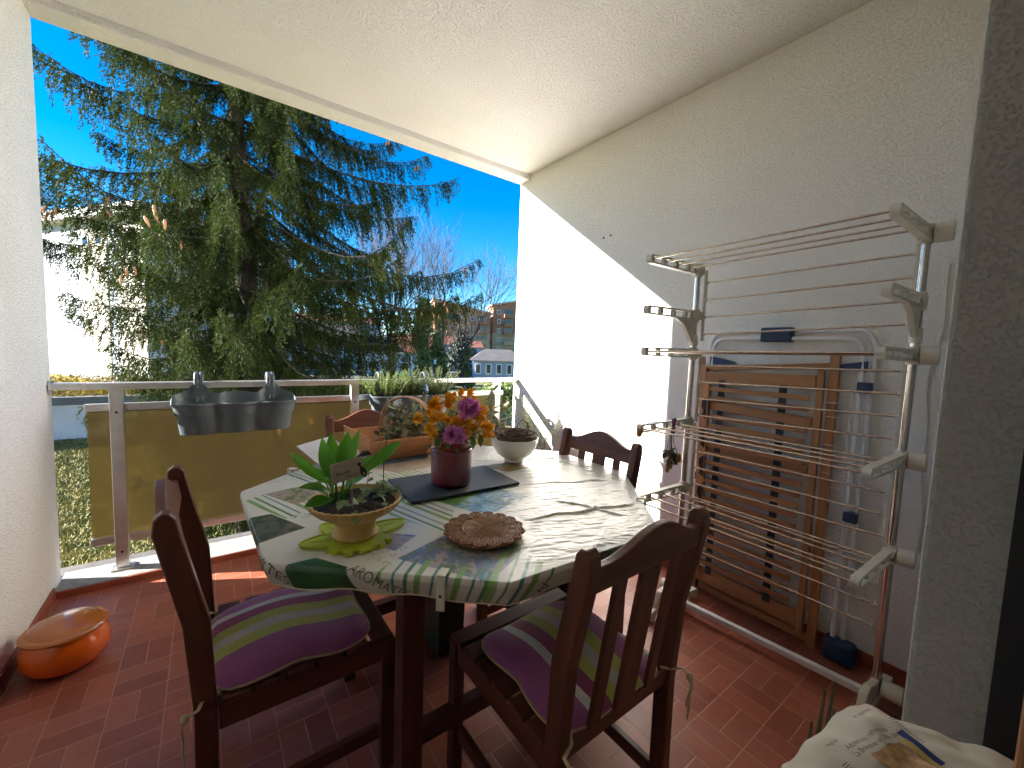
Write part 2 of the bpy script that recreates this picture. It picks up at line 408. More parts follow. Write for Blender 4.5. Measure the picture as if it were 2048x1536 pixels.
tag(np_mesh('yellow_groundcover', V, np.arange(3*n).reshape(n, 3), mat('yellow_bloom', (.42, .30, .003), .8, col2=(.22, .17, .004), vs=2, detail=6)), kind='stuff', cat='ground cover', label='bright yellow flowering ground cover above the retaining wall')
struct('bank', MB().add([(-18, 25.2, -1.5), (4, 25.2, -1.5), (4, 45, -.6), (-18, 45, -.6)], [(0, 1, 2, 3)]), mat('bank_soil', (.22, .16, .01), .9, col2=(.12, .09, .01), vs=3), recalc=False)

# white apartment building on the left
WB = mat('white_render', (.42, .45, .49), .8, col2=(.37, .40, .44), vs=.5)
CRM = mat('cream_render', (.66, .61, .50), .8, col2=(.60, .55, .45), vs=.6)
GLS = mat('window_glass', (.03, .04, .05), .08, spec=.8)
wbld = empty('white_apartment_building', (-3.6, 30, 0), R(35), 'long white apartment building with flat overhanging roof left of the spruce', 'building')
# local +Y runs away along the facade, -X is the facade normal side
MB().bb((0, -2, GZ), (9, 22, 7.4)).build('wall', WB, wbld)
MB().bb((-.03, 3.2, -1), (-.003, 1.0, 7.38)).build('cream_panel', CRM, wbld)
MB().bb((-.03, -2.0, -1), (-.003, .2, 7.38)).build('cream_panel', CRM, wbld)
MB().bb((-.55, -2.6, 7.4), (9.5, 22.5, 7.95)).build('roof', mat('roof_fascia', (.50, .50, .45), .8, col2=(.42, .42, .38), vs=1), wbld, bevel=.03)
for k, y in enumerate((1.35, 2.5, -1.6, -.6, 6.5, 7.7, 12.0, 13.2)):
    w = MB().bb((-.06, y, 6.1), (-.031, y+.55, 6.6)).build('window', CRM, wbld)
    MB().bb((-.068, y+.05, 6.15), (-.061, y+.5, 6.55)).build('pane', GLS, w)
for z in (1.1, 3.9):
    MB().bb((-.02, -2, z), (-.002, 22, z+.05)).build('joint', CRM, wbld)

# ------------- big spruce
def spruce(name, base, H, nb, lmax, label, seed, leaf_m, bark_m, cones=0, dens=1.0, left=.72, zlow=.9, grp=None, sag=.40):
    g = np.random.default_rng(seed)
    t = empty(name, base, 0, label, 'tree', grp)
    tr = MB(); pts = [(.10*math.sin(z*.5), .08*math.cos(z*.4), z) for z in np.linspace(0, H, 22)]
    tr.tube(pts, [max(.02, .26*(1-z/H)**.8) for z in np.linspace(0, H, 22)], 10)
    TV = []; tips = []
    for i in range(nb):
        lay = i//9; nl_ = nb/9; z0 = zlow+(H-zlow-.3)*((lay+.5)/nl_)**1.05+g.normal(0, .05)
        az = lay*.9+(i % 9)*2*PI/9+g.normal(0, .13); u = z0/H
        L = np.interp(u, [0, .1, .22, .38, .5, .65, .8, 1], [.55, .75, .93, 1, .84, .58, .32, .05])*lmax*g.uniform(.80, 1.1)
        cx = math.cos(az)
        L *= (1-(1-(left if u > .40 else left*.66)*g.uniform(.85, 1.2))*max(0, -cx)**.7)*(1+(.12 if u > .38 else -.14)*max(0, cx))
        d = np.array([math.cos(az), math.sin(az), 0]); sd_ = np.array([-d[1], d[0], 0])
        sg = sag*g.uniform(.75, 1.25)*(1-.5*u)
        K = 9; ss = np.linspace(0, 1, K)
        def P(s): 
            s = np.asarray(s); return np.array([0, 0, z0]) + d*(L*s)[..., None] + np.array([0, 0, 1])*(L*(.10*np.sin(PI*s)*0 - sg*np.sin(s*PI*.55) + .22*sg*2*s**4))[..., None] + sd_*(L*.05*np.sin(s*5+i))[..., None]
        bp = P(ss); tr.tube([tuple(q) for q in bp], [max(.006, .035*(L/lmax)*(1-s*.85)) for s in ss], 5)
        nl = int(L*17*dens)
        if nl < 3: continue
        s = np.sort(g.uniform(.03, 1, nl)); side = np.where(g.random(nl) < .5, -1, 1)
        ll = (.18+.50*np.sin(PI*np.clip(s*.9+.08, 0, 1))**.8)*g.uniform(.55, 1.25, nl)*min(1, .35+L/lmax)
        org = P(s); ang = g.uniform(.35, 1.35, nl)
        ld = d*np.cos(ang)[:, None]+sd_*(np.sin(ang)*side)[:, None]
        hang = g.uniform(.6, 1.5, nl)
        step = .033
        for q in range(nl):
            m_ = max(2, int(ll[q]/step)); tt = (np.arange(m_)+.5)/m_
            pp = org[q]+ld[q]*(ll[q]*(tt-.45*tt**2*min(1.1, hang[q]))*.62)[:, None]+np.array([0, 0, -1])*(ll[q]*.85*hang[q]*tt**1.25)[:, None]
            TV.append(np.concatenate([pp, np.repeat((ld[q]*.8+np.array([0, 0, -.9*hang[q]]))[None], m_, 0)], 1))
        # needles on the branch itself
        m_ = int(L*26); s2 = g.uniform(.15, 1.0, m_); TV.append(np.concatenate([P(s2)+g.normal(0, .03, (m_, 3)), np.repeat((d+np.array([0, 0, .5]))[None], m_, 0)+g.normal(0, .5, (m_, 3))], 1))
        tips.append((P(np.array([.93]))[0], d, z0)); tips.append((P(np.array([.72]))[0], d, z0))
    T = np.concatenate(TV); n = len(T); c = T[:, :3]; d = T[:, 3:]; d /= np.linalg.norm(d, axis=1)[:, None]+1e-9
    tris = []
    for rep in range(2):
        dd = d+g.normal(0, .45, (n, 3)); dd /= np.linalg.norm(dd, axis=1)[:, None]
        o = np.cross(dd, g.normal(0, 1, (n, 3))); o /= np.linalg.norm(o, axis=1)[:, None]+1e-9
        Ls = g.uniform(.035, .080, n)[:, None]; ws = g.uniform(.006, .012, n)[:, None]
        cc = c+g.normal(0, .012, (n, 3))
        tris.append(np.stack([cc-o*ws, cc+o*ws, cc+dd*Ls], 1))
        tris.append(np.stack([cc+dd*Ls*.35, cc+dd*Ls*.55+o*ws*2.4+dd*Ls*.3, cc+dd*Ls*.62], 1))
    V = np.concatenate(tris).reshape(-1, 3)
    tr.build('trunk', bark_m, t, smooth=50, recalc=False)
    np_mesh('crown', V, np.arange(len(V)).reshape(-1, 3), leaf_m, t)
    if cones:
        CN = mat('cone_brown', (.34, .17, .085), .7, col2=(.22, .10, .05), vs=60, bump=.6, bs=150)
        cm = MB(); prof = [(.001, 0), (.012, -.008), (.019, -.035), (.020, -.07), (.014, -.11), (.004, -.135)]
        cm.lathe(prof, 9); proto = cm.build('cone', CN, t, smooth=60)
        cand = [q for q in tips if q[1][1] < .35 and q[0][2] > 2.2 and q[0][2] < 10.5]
        g.shuffle(cand); k = 0
        for q in cand:
            for j in range(int(g.integers(2, 5))):
                if k >= cones: break
                o = proto if k == 0 else proto.copy()
                if k: COL.objects.link(o); o.parent = t
                o.location = tuple(q[0]+g.normal(0, .07, 3)+np.array([0, 0, -.10])); o.rotation_euler = (g.normal(0, .25), g.normal(0, .25), 0); o.scale = [.95]*3; k += 1
    return t
NEEDLE = mat('spruce_needles_sunlit_mix', (.008, .017, .005), .75, col2=(.044, .056, .014), vs=1.4, detail=9, vw=(.40, .66), spec=.08, transl=(.035, .055, .010, .2))  # lighter noise tone paints sunlit needles among the dark ones
BARK = mat('spruce_bark', (.030, .022, .016), .95, col2=(.018, .014, .011), vs=14, bump=.8, bs=40, bdist=.01)
spruce('spruce_tree', (.62, 10.0, GZ), 16.5, 207, 4.4, 'huge drooping green spruce with brown cones filling the view behind the railing', 7, NEEDLE, BARK, cones=110, dens=3.3, sag=.42, left=.76, zlow=1.75)

# ------------- bare trees
def bare(name, base, H, spread, label, seed, depth=6, r0=.20, grp=None, cat='tree', first=.28, matn=None, up=.10):
    g = random.Random(seed); t = empty(name, base, 0, label, cat, grp); mb = MB(); tw = MB()
    def grow(p, d, r, L, k):
        n = 4; pts = [p]; q = p.copy(); dd = d.copy()
        for i in range(n):
            dd = (dd+Vector((g.gauss(0, .10), g.gauss(0, .10), g.gauss(up, .07)))).normalized(); q = q+dd*(L/n); pts.append(q.copy())
        r1 = r*.66
        (mb if r > .02 else tw).tube(pts, [r+(r1-r)*i/n for i in range(n+1)], 7 if r > .05 else (4 if r > .02 else 3), cap=False)
        if k == 0: return
        for j in range(g.choice((2, 2, 3)) if k > 1 else 3):
            a = g.uniform(0, 2*PI); sp = g.uniform(.35, .95)*spread
            o = dd.orthogonal().normalized(); o = Matrix.Rotation(a, 3, dd) @ o
            st = pts[g.choice((2, 3, 4, 4))]
            grow(st, (dd*math.cos(sp)+o*math.sin(sp)).normalized(), r1*g.uniform(.62, .95), L*g.uniform(.62, .92), k-1)
        grow(pts[-1], dd, r1*.95, L*.8, k-1)
    grow(Vector((0, 0, 0)), Vector((0, 0, 1)), r0, H*first, depth)
    mb.build('trunk', matn or TWIG, t, smooth=60, recalc=False); tw.build('twigs', TWIG2, t, recalc=False)
    return t
TWIG = mat('bare_bark', (.085, .065, .052), .9, col2=(.05, .04, .034), vs=8)
TWIG2 = mat('bare_twig', (.14, .10, .08), .9, col2=(.09, .07, .06), vs=2)
bare('bare_tree', (13.9, 28, GZ), 13.2, 1.0, 'tall bare leafless tree rising before the brown apartment blocks', 4, depth=6, r0=.19, grp='bare winter trees')
bare('bare_tree', (10.9, 29.5, GZ), 12.5, .9, 'bare leafless tree half hidden behind the spruce tips', 15, depth=6, r0=.2, grp='bare winter trees')
bare('bare_tree', (17.3, 30, GZ), 8.4, 1.1, 'small bare tree spreading just above the right end of the rail', 21, depth=5, r0=.15, grp='bare winter trees')
IVY = mat('ivy_leaf', (.055, .095, .022), .45, col2=(.16, .20, .07), vs=3, detail=8, transl=(.1, .16, .03, .15))
def leafcloud(name, base, blobs, n, size, m_, label, cat, seed, grp=None, trunkh=None):
    g = np.random.default_rng(seed); t = empty(name, base, 0, label, cat, grp)
    C = []
    per = n//len(blobs)
    for (x, y, z, rx, ry, rz) in blobs:
        v = g.normal(0, 1, (per, 3)); v /= np.linalg.norm(v, axis=1)[:, None]; v *= (g.random((per, 1))**.45)*(1+.25*np.sin(v[:, :1]*9+v[:, 2:]*7))
        C.append(v*[rx, ry, rz]+[x, y, z])
    C = np.concatenate(C); k = len(C); a = g.normal(0, 1, (k, 3)); a /= np.linalg.norm(a, axis=1)[:, None]
    b_ = np.cross(a, g.normal(0, 1, (k, 3))); b_ /= np.linalg.norm(b_, axis=1)[:, None]; s_ = (size*g.uniform(.5, 1.3, k))[:, None]
    V = np.stack([C-a*s_, C+b_*s_*.6, C+a*s_, C-b_*s_*.6], 1).reshape(-1, 3)
    np_mesh('crown', V, np.arange(4*k).reshape(k, 4), m_, t)
    if trunkh: MB().tube([(0, 0, 0), (.1, 0, trunkh*.5), (0, .1, trunkh)], [.22, .17, .08], 8).build('trunk', TWIG, t, smooth=60)
    return t
def column(zs, r, jx=.25, seed=1):
    g = random.Random(seed); return [(g.uniform(-jx, jx), g.uniform(-jx, jx), z, r*g.uniform(.6, 1.1), r*.8, r*1.1) for z in zs]
leafcloud('ivy_clad_tree', (12.2, 27, GZ), column(np.linspace(.3, 7.2, 11), .65, .3, 2), 9000, .13, IVY, 'tall ivy covered trunk at the right edge of the spruce', 'tree', 3, 'ivy clad trees', 7)
leafcloud('ivy_clad_tree', (13.7, 27.3, GZ), column(np.linspace(.3, 4.9, 8), .55, .25, 5), 6000, .12, IVY, 'shorter ivy covered trunk below the tall bare tree', 'tree', 4, 'ivy clad trees', 5)
leafcloud('ivy_clad_tree', (16.2, 27.6, GZ), column(np.linspace(.3, 4.2, 6), .33, .3, 8), 3000, .11, IVY, 'thin ivy wrapped trunk left of the pale blue house', 'tree', 6, 'ivy clad trees', 4.4)
CED = mat('cedar_green', (.05, .075, .05), .8, col2=(.10, .11, .075), vs=2)
leafcloud('conifer_tree', (38.5, 68, GZ), [(0, 0, z, 3.6*(1-z/11), 3.2*(1-z/11), .5) for z in np.linspace(1.2, 9.6, 9)], 7000, .28, CED, 'grey green conifer standing before the right brown apartment block', 'tree', 8, None, 9.5)
BUSH = mat('far_bush', (.055, .07, .028), .9, col2=(.15, .13, .07), vs=1.2, detail=8)
g_ = random.Random(3)
for i, (x, y, r) in enumerate([(8.5, 34, 1.5), (15.5, 40, 1.5), (20.5, 41, 1.4), (24, 44, 1.3)]):
    leafcloud('shrub', (x, y, GZ), [(g_.uniform(-r, r), g_.uniform(-.6, .6), r*.5*g_.uniform(.5, 1.1), r*g_.uniform(.5, .9), r*.6, r*.55) for _ in range(7)], 3500, .15, BUSH,
              ['dark evergreen shrub under the spruce branches', 'dull green shrub below the bare trees', 'brownish shrub in front of the parked cars', 'low shrub beside the pale blue house'][i], 'shrub', 30+i, 'garden shrubs')
leafcloud('green_hedge', (9.2, 14.2, GZ), [(x, .2*math.sin(x*2), 2.05+.35*math.sin(x*1.3), .8, .6, .8) for x in np.linspace(-2, 1.2, 7)], 9000, .075, mat('hedge_leaf', (.06, .11, .025), .6, col2=(.15, .20, .05), vs=4), 'rounded green bush just below the handrail at right', 'bush', 44, None, 2)

# ------------- far buildings
BRK = mat('hazed_brown_brick', (.33, .18, .11), .9, col2=(.28, .15, .09), vs=.6)  # desaturated, so distance haze is mixed into the brick colour
BEI = mat('beige_render', (.42, .34, .23), .9, col2=(.36, .29, .19), vs=.4)
ROOFR = mat('red_roof', (.20, .065, .04), .9, col2=(.14, .05, .035), vs=.8)
ROOFG = mat('grey_roof', (.07, .065, .07), .9, col2=(.10, .09, .09), vs=.6)
FRAMEW = mat('white_frame', (.7, .7, .7), .6)
PBLUE = mat('pale_blue_render', (.30, .36, .45), .8, col2=(.26, .32, .40), vs=.5)
def win(par, x, z, w, h, y=0, fr=FRAMEW):
    o = MB().bb((x-w/2, y-.10, z), (x+w/2, y-.005, z+h)).build('window', fr, par)
    MB().bb((x-w/2+.15, y-.13, z+.15), (x+w/2-.15, y-.105, z+h-.15)).build('pane', GLS, o)
def apartment(loc, rz, w, d, ztop0, ztop1, zmid, label, seed):
    t = empty('apartment_block', loc, rz, label, 'building', 'brown brick apartment blocks on the skyline')
    MB().bb((-w/2, 0, 0), (w/2, d, zmid)).build('lower_wall', BEI, t)
    m_ = MB(); fn = lambda u, v, q: Vector((u, q, v))
    m_.prism([(-w/2, zmid), (w/2, zmid), (w/2, ztop1), (-w/2, ztop0)], fn, 0, d); m_.build('upper_wall', BRK, t)
    m_ = MB(); m_.prism([(-w/2-.6, ztop0+.02), (w/2+.6, ztop1+.02), (w/2+.6, ztop1+.5), (-w/2-.6, ztop0+.5)], fn, -.7, d+.7); m_.build('roof', mat('fascia', (.5, .42, .34), .9), t)
    k = 0; z = 1.4
    while z+2.2 < min(ztop0, ztop1):
        for j, x in enumerate(np.arange(-w/2+2, w/2-1, 3.1)):
            if j % 3 == 1:
                bl = MB().bb((x-1.5, -1.3, z-.9), (x+1.7, -.005, z+.15)).build('balcony', BRK if z > zmid else BEI, t)
                MB().bb((x-1.3, -.04, z+.2), (x+1.5, -.008, z+1.6)).build('opening', GLS, bl)
            else: win(t, x, z, 1.1, 1.4)
        z += 2.9
    return t
apartment((62.5, 110, GZ), R(-22), 17, 14, 18.8, 15.3, 9.6, 'brown brick apartment block with sloping roofline behind the bare tree', 1)
apartment((79.5, 108, GZ), R(-25), 12.5, 12, 18.6, 21.2, 10, 'brown and beige apartment block with balconies touching the white wall edge', 2)
def house(loc, rz, w, d, hw, hr, wall, roof, label, nwin, floors=1, hip=False, grp='low houses beyond the car park'):
    t = empty('house', loc, rz, label, 'house', grp)
    MB().bb((-w/2, 0, 0), (w/2, d, hw)).build('wall', wall, t)
    r_ = MB(); e = .5; ins = w*.3 if hip else 0
    vs = [(-w/2-e, -e, hw+.01), (w/2+e, -e, hw+.01), (w/2+e, d+e, hw+.01), (-w/2-e, d+e, hw+.01), (-w/2-e+ins, d/2, hw+hr), (w/2+e-ins, d/2, hw+hr)]
    r_.add(vs, [(0, 1, 5, 4), (2, 3, 4, 5), (1, 2, 5), (3, 0, 4), (3, 2, 1, 0)]); r_.build('roof', roof, t)
    for f_ in range(floors):
        for j in range(nwin): win(t, -w/2+w*(j+.5)/nwin, .5+f_*2.5, min(1.4, w/nwin*.55), 1.7 if hip else 1.5, fr=FRAMEW)
    return t
house((38.2, 55, GZ), R(-30), 8.5, 8, 2.7, 1.9, PBLUE, ROOFG, 'pale blue house with grey hip roof and tall windows at the wall edge', 5, 1, True)
house((25, 62, GZ), R(-18), 12, 8, 3.6, 2.0, mat('white_house', (.72, .72, .70), .8, col2=(.66, .66, .64), vs=.6), ROOFR, 'long white house with low red roof seen through the spruce tips', 5)
house((34, 74, GZ), R(-20), 13, 9, 5.2, 1.8, WB, ROOFR, 'two storey white house with red roof behind the ivy clad trees', 5, 2)
house((46, 84, GZ), R(-24), 12, 9, 4.9, 1.6, CRM, ROOFR, 'cream two storey house with red roof below the brown apartment blocks', 4, 2)
house((20.5, 84, GZ), R(-14), 15, 9, 8.8, 1.6, WB, ROOFR, 'tall white house deep behind the spruce branches', 6, 3)
house((12, 66, GZ), R(-10), 13, 8, 5.8, 1.8, PBLUE, ROOFG, 'bluish grey house deep behind the spruce trunk', 5, 2)
# distant hill
hv = []; hf = []; NX = 80
for i in range(NX+1):
    x = -700+i*25
    for j, (dy, k) in enumerate(((0, 0), (80, .55), (190, 1), (400, .8))):
        hh = 26+14*math.sin(i*.23)+9*math.sin(i*.61+1)+max(0, (20-i)*1.0)
        hv.append((x, 620+dy, GZ-1+k*hh))
for i in range(NX):
    for j in range(3): a = i*4+j; hf.append((a, a+4, a+5, a+1))
struct('hills', MB().add(hv, hf), mat('hill_wood_haze', (.10, .13, .15), .95, col2=(.15, .17, .18), vs=.02, detail=8), smooth=60, recalc=False)  # bluish tone puts distance haze into the hill colour
# parked cars
TYRE = mat('tyre', (.02, .02, .02), .8); CARG = mat('car_glass', (.03, .04, .06), .05, spec=.9)
def car(loc, rz, col, label):
    t = empty('parked_car', loc, rz, label, 'car', 'cars in the car park')
    paint = mat('car_paint', col, .3, coat=.6)
    side = [(-2.1, .35), (-2.15, .75), (-1.95, .95), (-1.25, 1.02), (-.6, 1.45), (.7, 1.48), (1.35, 1.05), (2.0, .92), (2.15, .6), (2.1, .35)]
    MB().prism(side, lambda u, v, q: Vector((u, q, v)), -.85, .85).build('body', paint, t, bevel=.08)
    for s_ in (-1, 1):
        g2 = MB().prism([(-1.05, 1.04), (-.55, 1.38), (.62, 1.41), (1.15, 1.05)], lambda u, v, q: Vector((u, q, v)), s_*.852, s_*.862); g2.build('side_window', CARG, t)
    MB().add([(-1.24, -.7, 1.06), (-1.24, .7, 1.06), (-.66, .65, 1.43), (-.66, -.65, 1.43)], [(0, 1, 2, 3)]).build('windscreen', CARG, t, recalc=False).location = (-.03, 0, .02)
    for x in (-1.35, 1.35):
        for s_ in (-1, 1):
            w = MB().tube([(x, s_*.70, .33), (x, s_*.88, .33)], .33, 16).build('wheel', TYRE, t)
            MB().tube([(x, s_*.875, .33), (x, s_*.895, .33)], .19, 12).build('rim', ALU, w)
    return t
car((24.3, 68.5, GZ+.02), R(10), (.62, .66, .72), 'silver parked car beyond the second planter hook')
car((18.3, 70, GZ+.02), R(8), (.08, .12, .2), 'dark blue parked car half hidden by the spruce')
car((27.6, 67, GZ+.02), R(12), (.75, .76, .78), 'white parked car among the bare trunks')
# ---------------------------------------------------------------- table
TCX, TCY, TZ, AP = .74, 1.28, .750, .64
P8 = [(.675, -.205), (.680, .215), (.30, .60), (-.30, .625), (-.658, .316), (-.643, -.236), (-.224, -.606), (.29, -.635)]
def prad(a):
    dx, dy = math.cos(a), math.sin(a); best = 9
    for i in range(8):
        x0, y0 = P8[i]; x1, y1 = P8[(i+1) % 8]; ex_, ey_ = x1-x0, y1-y0; den = dx*ey_-dy*ex_
        if abs(den) < 1e-9: continue
        t = (x0*ey_-y0*ex_)/den; s_ = (x0*dy-y0*dx)/den
        if t > 0 and -1e-6 <= s_ <= 1+1e-6: best = min(best, t)
    return best
tb = empty('garden_table', (TCX, TCY, 0), 0, 'dark wooden octagonal garden table under the patterned oilcloth', 'table')
def octp(ap, k=8): r_ = ap/math.cos(PI/8); return [(r_*math.cos(PI/8+i*PI/4), r_*math.sin(PI/8+i*PI/4)) for i in range(k)]
fn = lambda u, v, q: Vector((u, v, q))
MB().prism([(x*.992, y*.992) for x, y in P8], fn, .715, .746).build('tabletop', DW[0], tb)
ap_ = MB()
for s_ in (-1, 1):
    ap_.bb((-.34, s_*.30-.012, .63), (.34, s_*.30+.012, .7145)); ap_.bb((s_*.34-.012, -.288, .63), (s_*.34+.012, .288, .7145))
ap_.build('apron', DW[0], tb, bevel=.003)
for sx, sy in ((-1, -1), (1, -1), (-1, 1), (1, 1)):
    MB().bb((sx*.32-.03, sy*.30-.03, 0), (sx*.32+.03, sy*.30+.03, .629)).build('leg', DW[2], tb, bevel=.004)
MB().bb((-.29, -.32, .16), (.29, -.28, .21)).build('stretcher', DW[0], tb, bevel=.003)
MB().bb((-.29, .28, .16), (.29, .32, .21)).build('stretcher', DW[0], tb, bevel=.003)
MB().beam((-.29, 0.0, .66), (.28, -.27, .22), .03, .03).build('brace', DW[0], tb, bevel=.003)

# oilcloth
def vnoise(u, v, sc, seed):
    g = np.random.default_rng(seed); G = g.random((97, 97))
    x = (u*sc) % 96; y = (v*sc) % 96; xi = x.astype(int); yi = y.astype(int); fx = x-xi; fy = y-yi
    fx = fx*fx*(3-2*fx); fy = fy*fy*(3-2*fy)
    return (G[xi, yi]*(1-fx)+G[xi+1, yi]*fx)*(1-fy)+(G[xi, yi+1]*(1-fx)+G[xi+1, yi+1]*fx)*fy
def fb(u, v, sc, seed): return (vnoise(u+5, v+5, sc, seed)*.5+vnoise(u+5, v+5, sc*2.1, seed+1)*.3+vnoise(u+5, v+5, sc*4.3, seed+2)*.2)
DROP = .056
NT, NR, NS = 2300, 330, 40
th = np.linspace(0, 2*PI, NT, endpoint=False)
phi = th*0
rad = np.array([prad(a) for a in th])
for _ in range(12): rad = (np.roll(rad, 1)+rad*2+np.roll(rad, -1))/4
OX, OY = np.cos(th)*rad, np.sin(th)*rad
def crease(u, v, a, b, w, h):
    a = np.array(a); b = np.array(b); d = b-a; l = np.hypot(*d); d = d/l
    t = (u-a[0])*d[0]+(v-a[1])*d[1]; q = -(u-a[0])*d[1]+(v-a[1])*d[0]; q = q+.006*np.sin(t*40)
    return h*np.exp(-(q/w)**2)*np.clip(t/.05, 0, 1)*np.clip((l-t)/.05, 0, 1)
def topz(u, v):
    z = .0012*fb(u, v, 9, 3)
    right = 1/(1+np.exp(-(u+.02-.2*v)/.05))
    w = fb(u*1.2+v*2.2, v-u*.5, 16, 9)
    z = z+right*.0030*(np.abs(w-.5)*2)**.8*.9
    w2 = vnoise((u*.5+v*1.6)*1.3+3, v*.4-u*.35+3, 34, 19); z = z+right*.0016*w2
    z = z+crease(u, v, (0.0, -.365), (.41, -.46), .006, .006)+crease(u, v, (.19, -.28), (.30, -.52), .007, .005)+crease(u, v, (-.1, .12), (.35, .02), .008, .004)
    z = z+crease(u, v, (.05, -.05), (.55, -.25), .007, .004)+crease(u, v, (.1, .30), (.6, .1), .006, .003)
    return z
Vs = []; UV = []
s_in = np.linspace(0, 1, NR)**.9
for s_ in s_in:
    u, v = OX*s_, OY*s_; Vs.append(np.stack([u, v, TZ+topz(u, v)*min(1, (1-s_)*18)], 1)); UV.append(np.stack([u, v], 1))
for k in range(1, NS+1):
    q = DROP*k/NS; s_ = 1+q/AP
    a = min(1, q/.012)
    hem = .003*np.sin(th*9+1)+.002*np.sin(th*23)
    zz = TZ-(q if q > .012 else q*q/.012*.6+q*.4)-hem*(k/NS)**2
    bul = 1+(.010*a + .005*np.sin(th*13+np.sin(th*5)*2)*(k/NS)-.025*(k/NS)**2)
    crn = (np.abs(phi)/(PI/8))**6; bul = bul+.012*crn*(k/NS)
    u, v = OX, OY; Vs.append(np.stack([u*bul, v*bul, zz+0*u], 1)); UV.append(np.stack([OX*s_, OY*s_], 1))
V = np.concatenate(Vs); UV = np.concatenate(UV); nr = NR+NS
i = np.arange(nr-1)[:, None]*NT; j = np.arange(NT)[None]; j2 = (j+1) % NT
Fq = np.stack([i+j, i+j2, i+NT+j2, i+NT+j], -1).reshape(-1, 4)[:, ::-1]
Fq = Fq[:, ::-1]
def paint(u, v):
    n = len(u); C = np.tile(np.array([.66, .65, .59]), (n, 1))*(1-.05*fb(u, v, 12, 1))[:, None]
    uu = u
    def quad(pts):
        m_ = np.ones(n, bool); k = len(pts); ar = sum(pts[q][0]*pts[(q+1) % k][1]-pts[(q+1) % k][0]*pts[q][1] for q in range(k))
        for q in range(k):
            a, b_ = pts[q], pts[(q+1) % k]; cr_ = (b_[0]-a[0])*(v-a[1])-(b_[1]-a[1])*(uu-a[0]); m_ &= (cr_*np.sign(ar) >= 0)
        return m_
    G1, G2, TE = np.array([.20, .36, .10]), np.array([.055, .20, .075]), np.array([.04, .20, .19])
    def stripes(pts, d, per=.028, cols=(G1, G2, TE)):
        m_ = quad(pts); d = np.array(d)/np.hypot(*d); q = (-(u*d[1])+v*d[0])/per; fr = q-np.floor(q); k = np.floor(q).astype(int) % 3
        on = m_ & (fr < np.where(k == 0, .50, np.where(k == 1, .30, .20)))
        for c in range(3): C[on & (k == c)] = cols[c]
    def photo(pts, a, b_, c, sc, seed, dark=None):
        m_ = quad(pts); f1 = fb(u, v, sc, seed)[:, None]; f2 = fb(u, v, sc*2.3, seed+7)[:, None]
        w1 = np.clip((f1-.38)*6, 0, 1); w2 = np.clip((f2-.50)*8, 0, 1)
        cc = (np.array(a)*(1-w1)+np.array(b_)*w1)*(1-w2)+np.array(c)*w2
        C[m_] = cc[m_]
    DG, MG, BL, PK, TN = (.02, .045, .02), (.10, .17, .05), (.10, .22, .36), (.45, .28, .22), (.36, .28, .20)
    stripes([(-.66, .21), (-.60, .25), (-.47, .06), (-.57, .0)], (.35, -1), .026)
    photo([(-.67, .06), (-.60, .06), (-.535, -.09), (-.66, -.13)], DG, (.16, .13, .09), (.07, .11, .06), 60, 11)
    photo([(-.60, .25), (-.47, .28), (-.45, .15), (-.53, .10)], MG, (.30, .28, .24), PK, 50, 22)
    stripes([(-.52, .43), (-.40, .56), (-.36, .45), (-.45, .30)], (.35, -1), .022, (TE, G2, G1))
    stripes([(-.37, .02), (-.22, -.02), (-.12, -.17), (-.23, -.33)], (.3, -1), .028)
    stripes([(-.22, .27), (-.07, .27), (-.02, .02), (-.15, .04)], (.3, -1), .022, (G1, G1, G2))
    photo([(-.42, .10), (-.25, .08), (-.20, -.04), (-.36, .0)], BL, (.22, .32, .30), MG, 40, 33)
    photo([(-.14, -.10), (.08, -.05), (.14, -.22), (-.08, -.28)], (.06, .16, .30), (.20, .36, .42), MG, 26, 44)
    C[quad([(-.16, -.06), (.08, -.05), (-.02, -.12), (-.12, -.16)])] = (.10, .22, .06)
    photo([(-.36, -.24), (-.30, -.29), (-.38, -.34), (-.41, -.29)], (.10, .16, .36), (.30, .33, .40), PK, 50, 55)
    m_ = quad([(-.545, -.275), (-.495, -.355), (-.56, -.47), (-.70, -.34), (-.61, -.272)]); w = np.clip((fb(u, v, 14, 66)-.3)*2.5, 0, 1)[:, None]
    C[m_] = (np.array([.010, .07, .02])*(1-w)+np.array([.03, .16, .05])*w)[m_]
    photo([(-.39, -.38), (-.24, -.33), (-.08, -.50), (-.26, -.58)], (.12, .16, .30), (.36, .30, .28), (.12, .18, .07), 38, 77)
    stripes([(-.46, -.42), (-.38, -.37), (-.22, -.56), (-.42, -.80)], (1, .95), .030, (G1, G2, TE))
    stripes([(-.26, -.52), (-.12, -.48), (-.10, -.62), (-.34, -.78)], (1, .9), .030, (G1, TE, G2))
    photo([(-.30, .50), (.10, .50), (.05, .40), (-.30, .38)], (.05, .10, .20), (.18, .34, .48), (.10, .12, .08), 22, 88)
    photo([(-.20, .38), (.10, .40), (.08, .28), (-.15, .26)], TN, (.50, .42, .33), (.42, .36, .28), 20, 99)
    photo([(.20, .17), (.34, .17), (.36, .05), (.24, .04)], MG, (.40, .14, .06), (.12, .22, .08), 40, 12)
    photo([(.02, -.62), (.16, -.54), (.30, -.80), (.02, -.80)], (.035, .045, .03), (.10, .11, .09), (.20, .20, .17), 30, 13)
    stripes([(.47, .10), (.58, .06), (.66, -.10), (.56, -.10)], (.3, -1), .022, (TE, G2, G1))
    photo([(.40, .40), (.52, .34), (.56, .16), (.45, .18)], (.05, .14, .09), (.16, .28, .20), (.3, .36, .3), 30, 14)
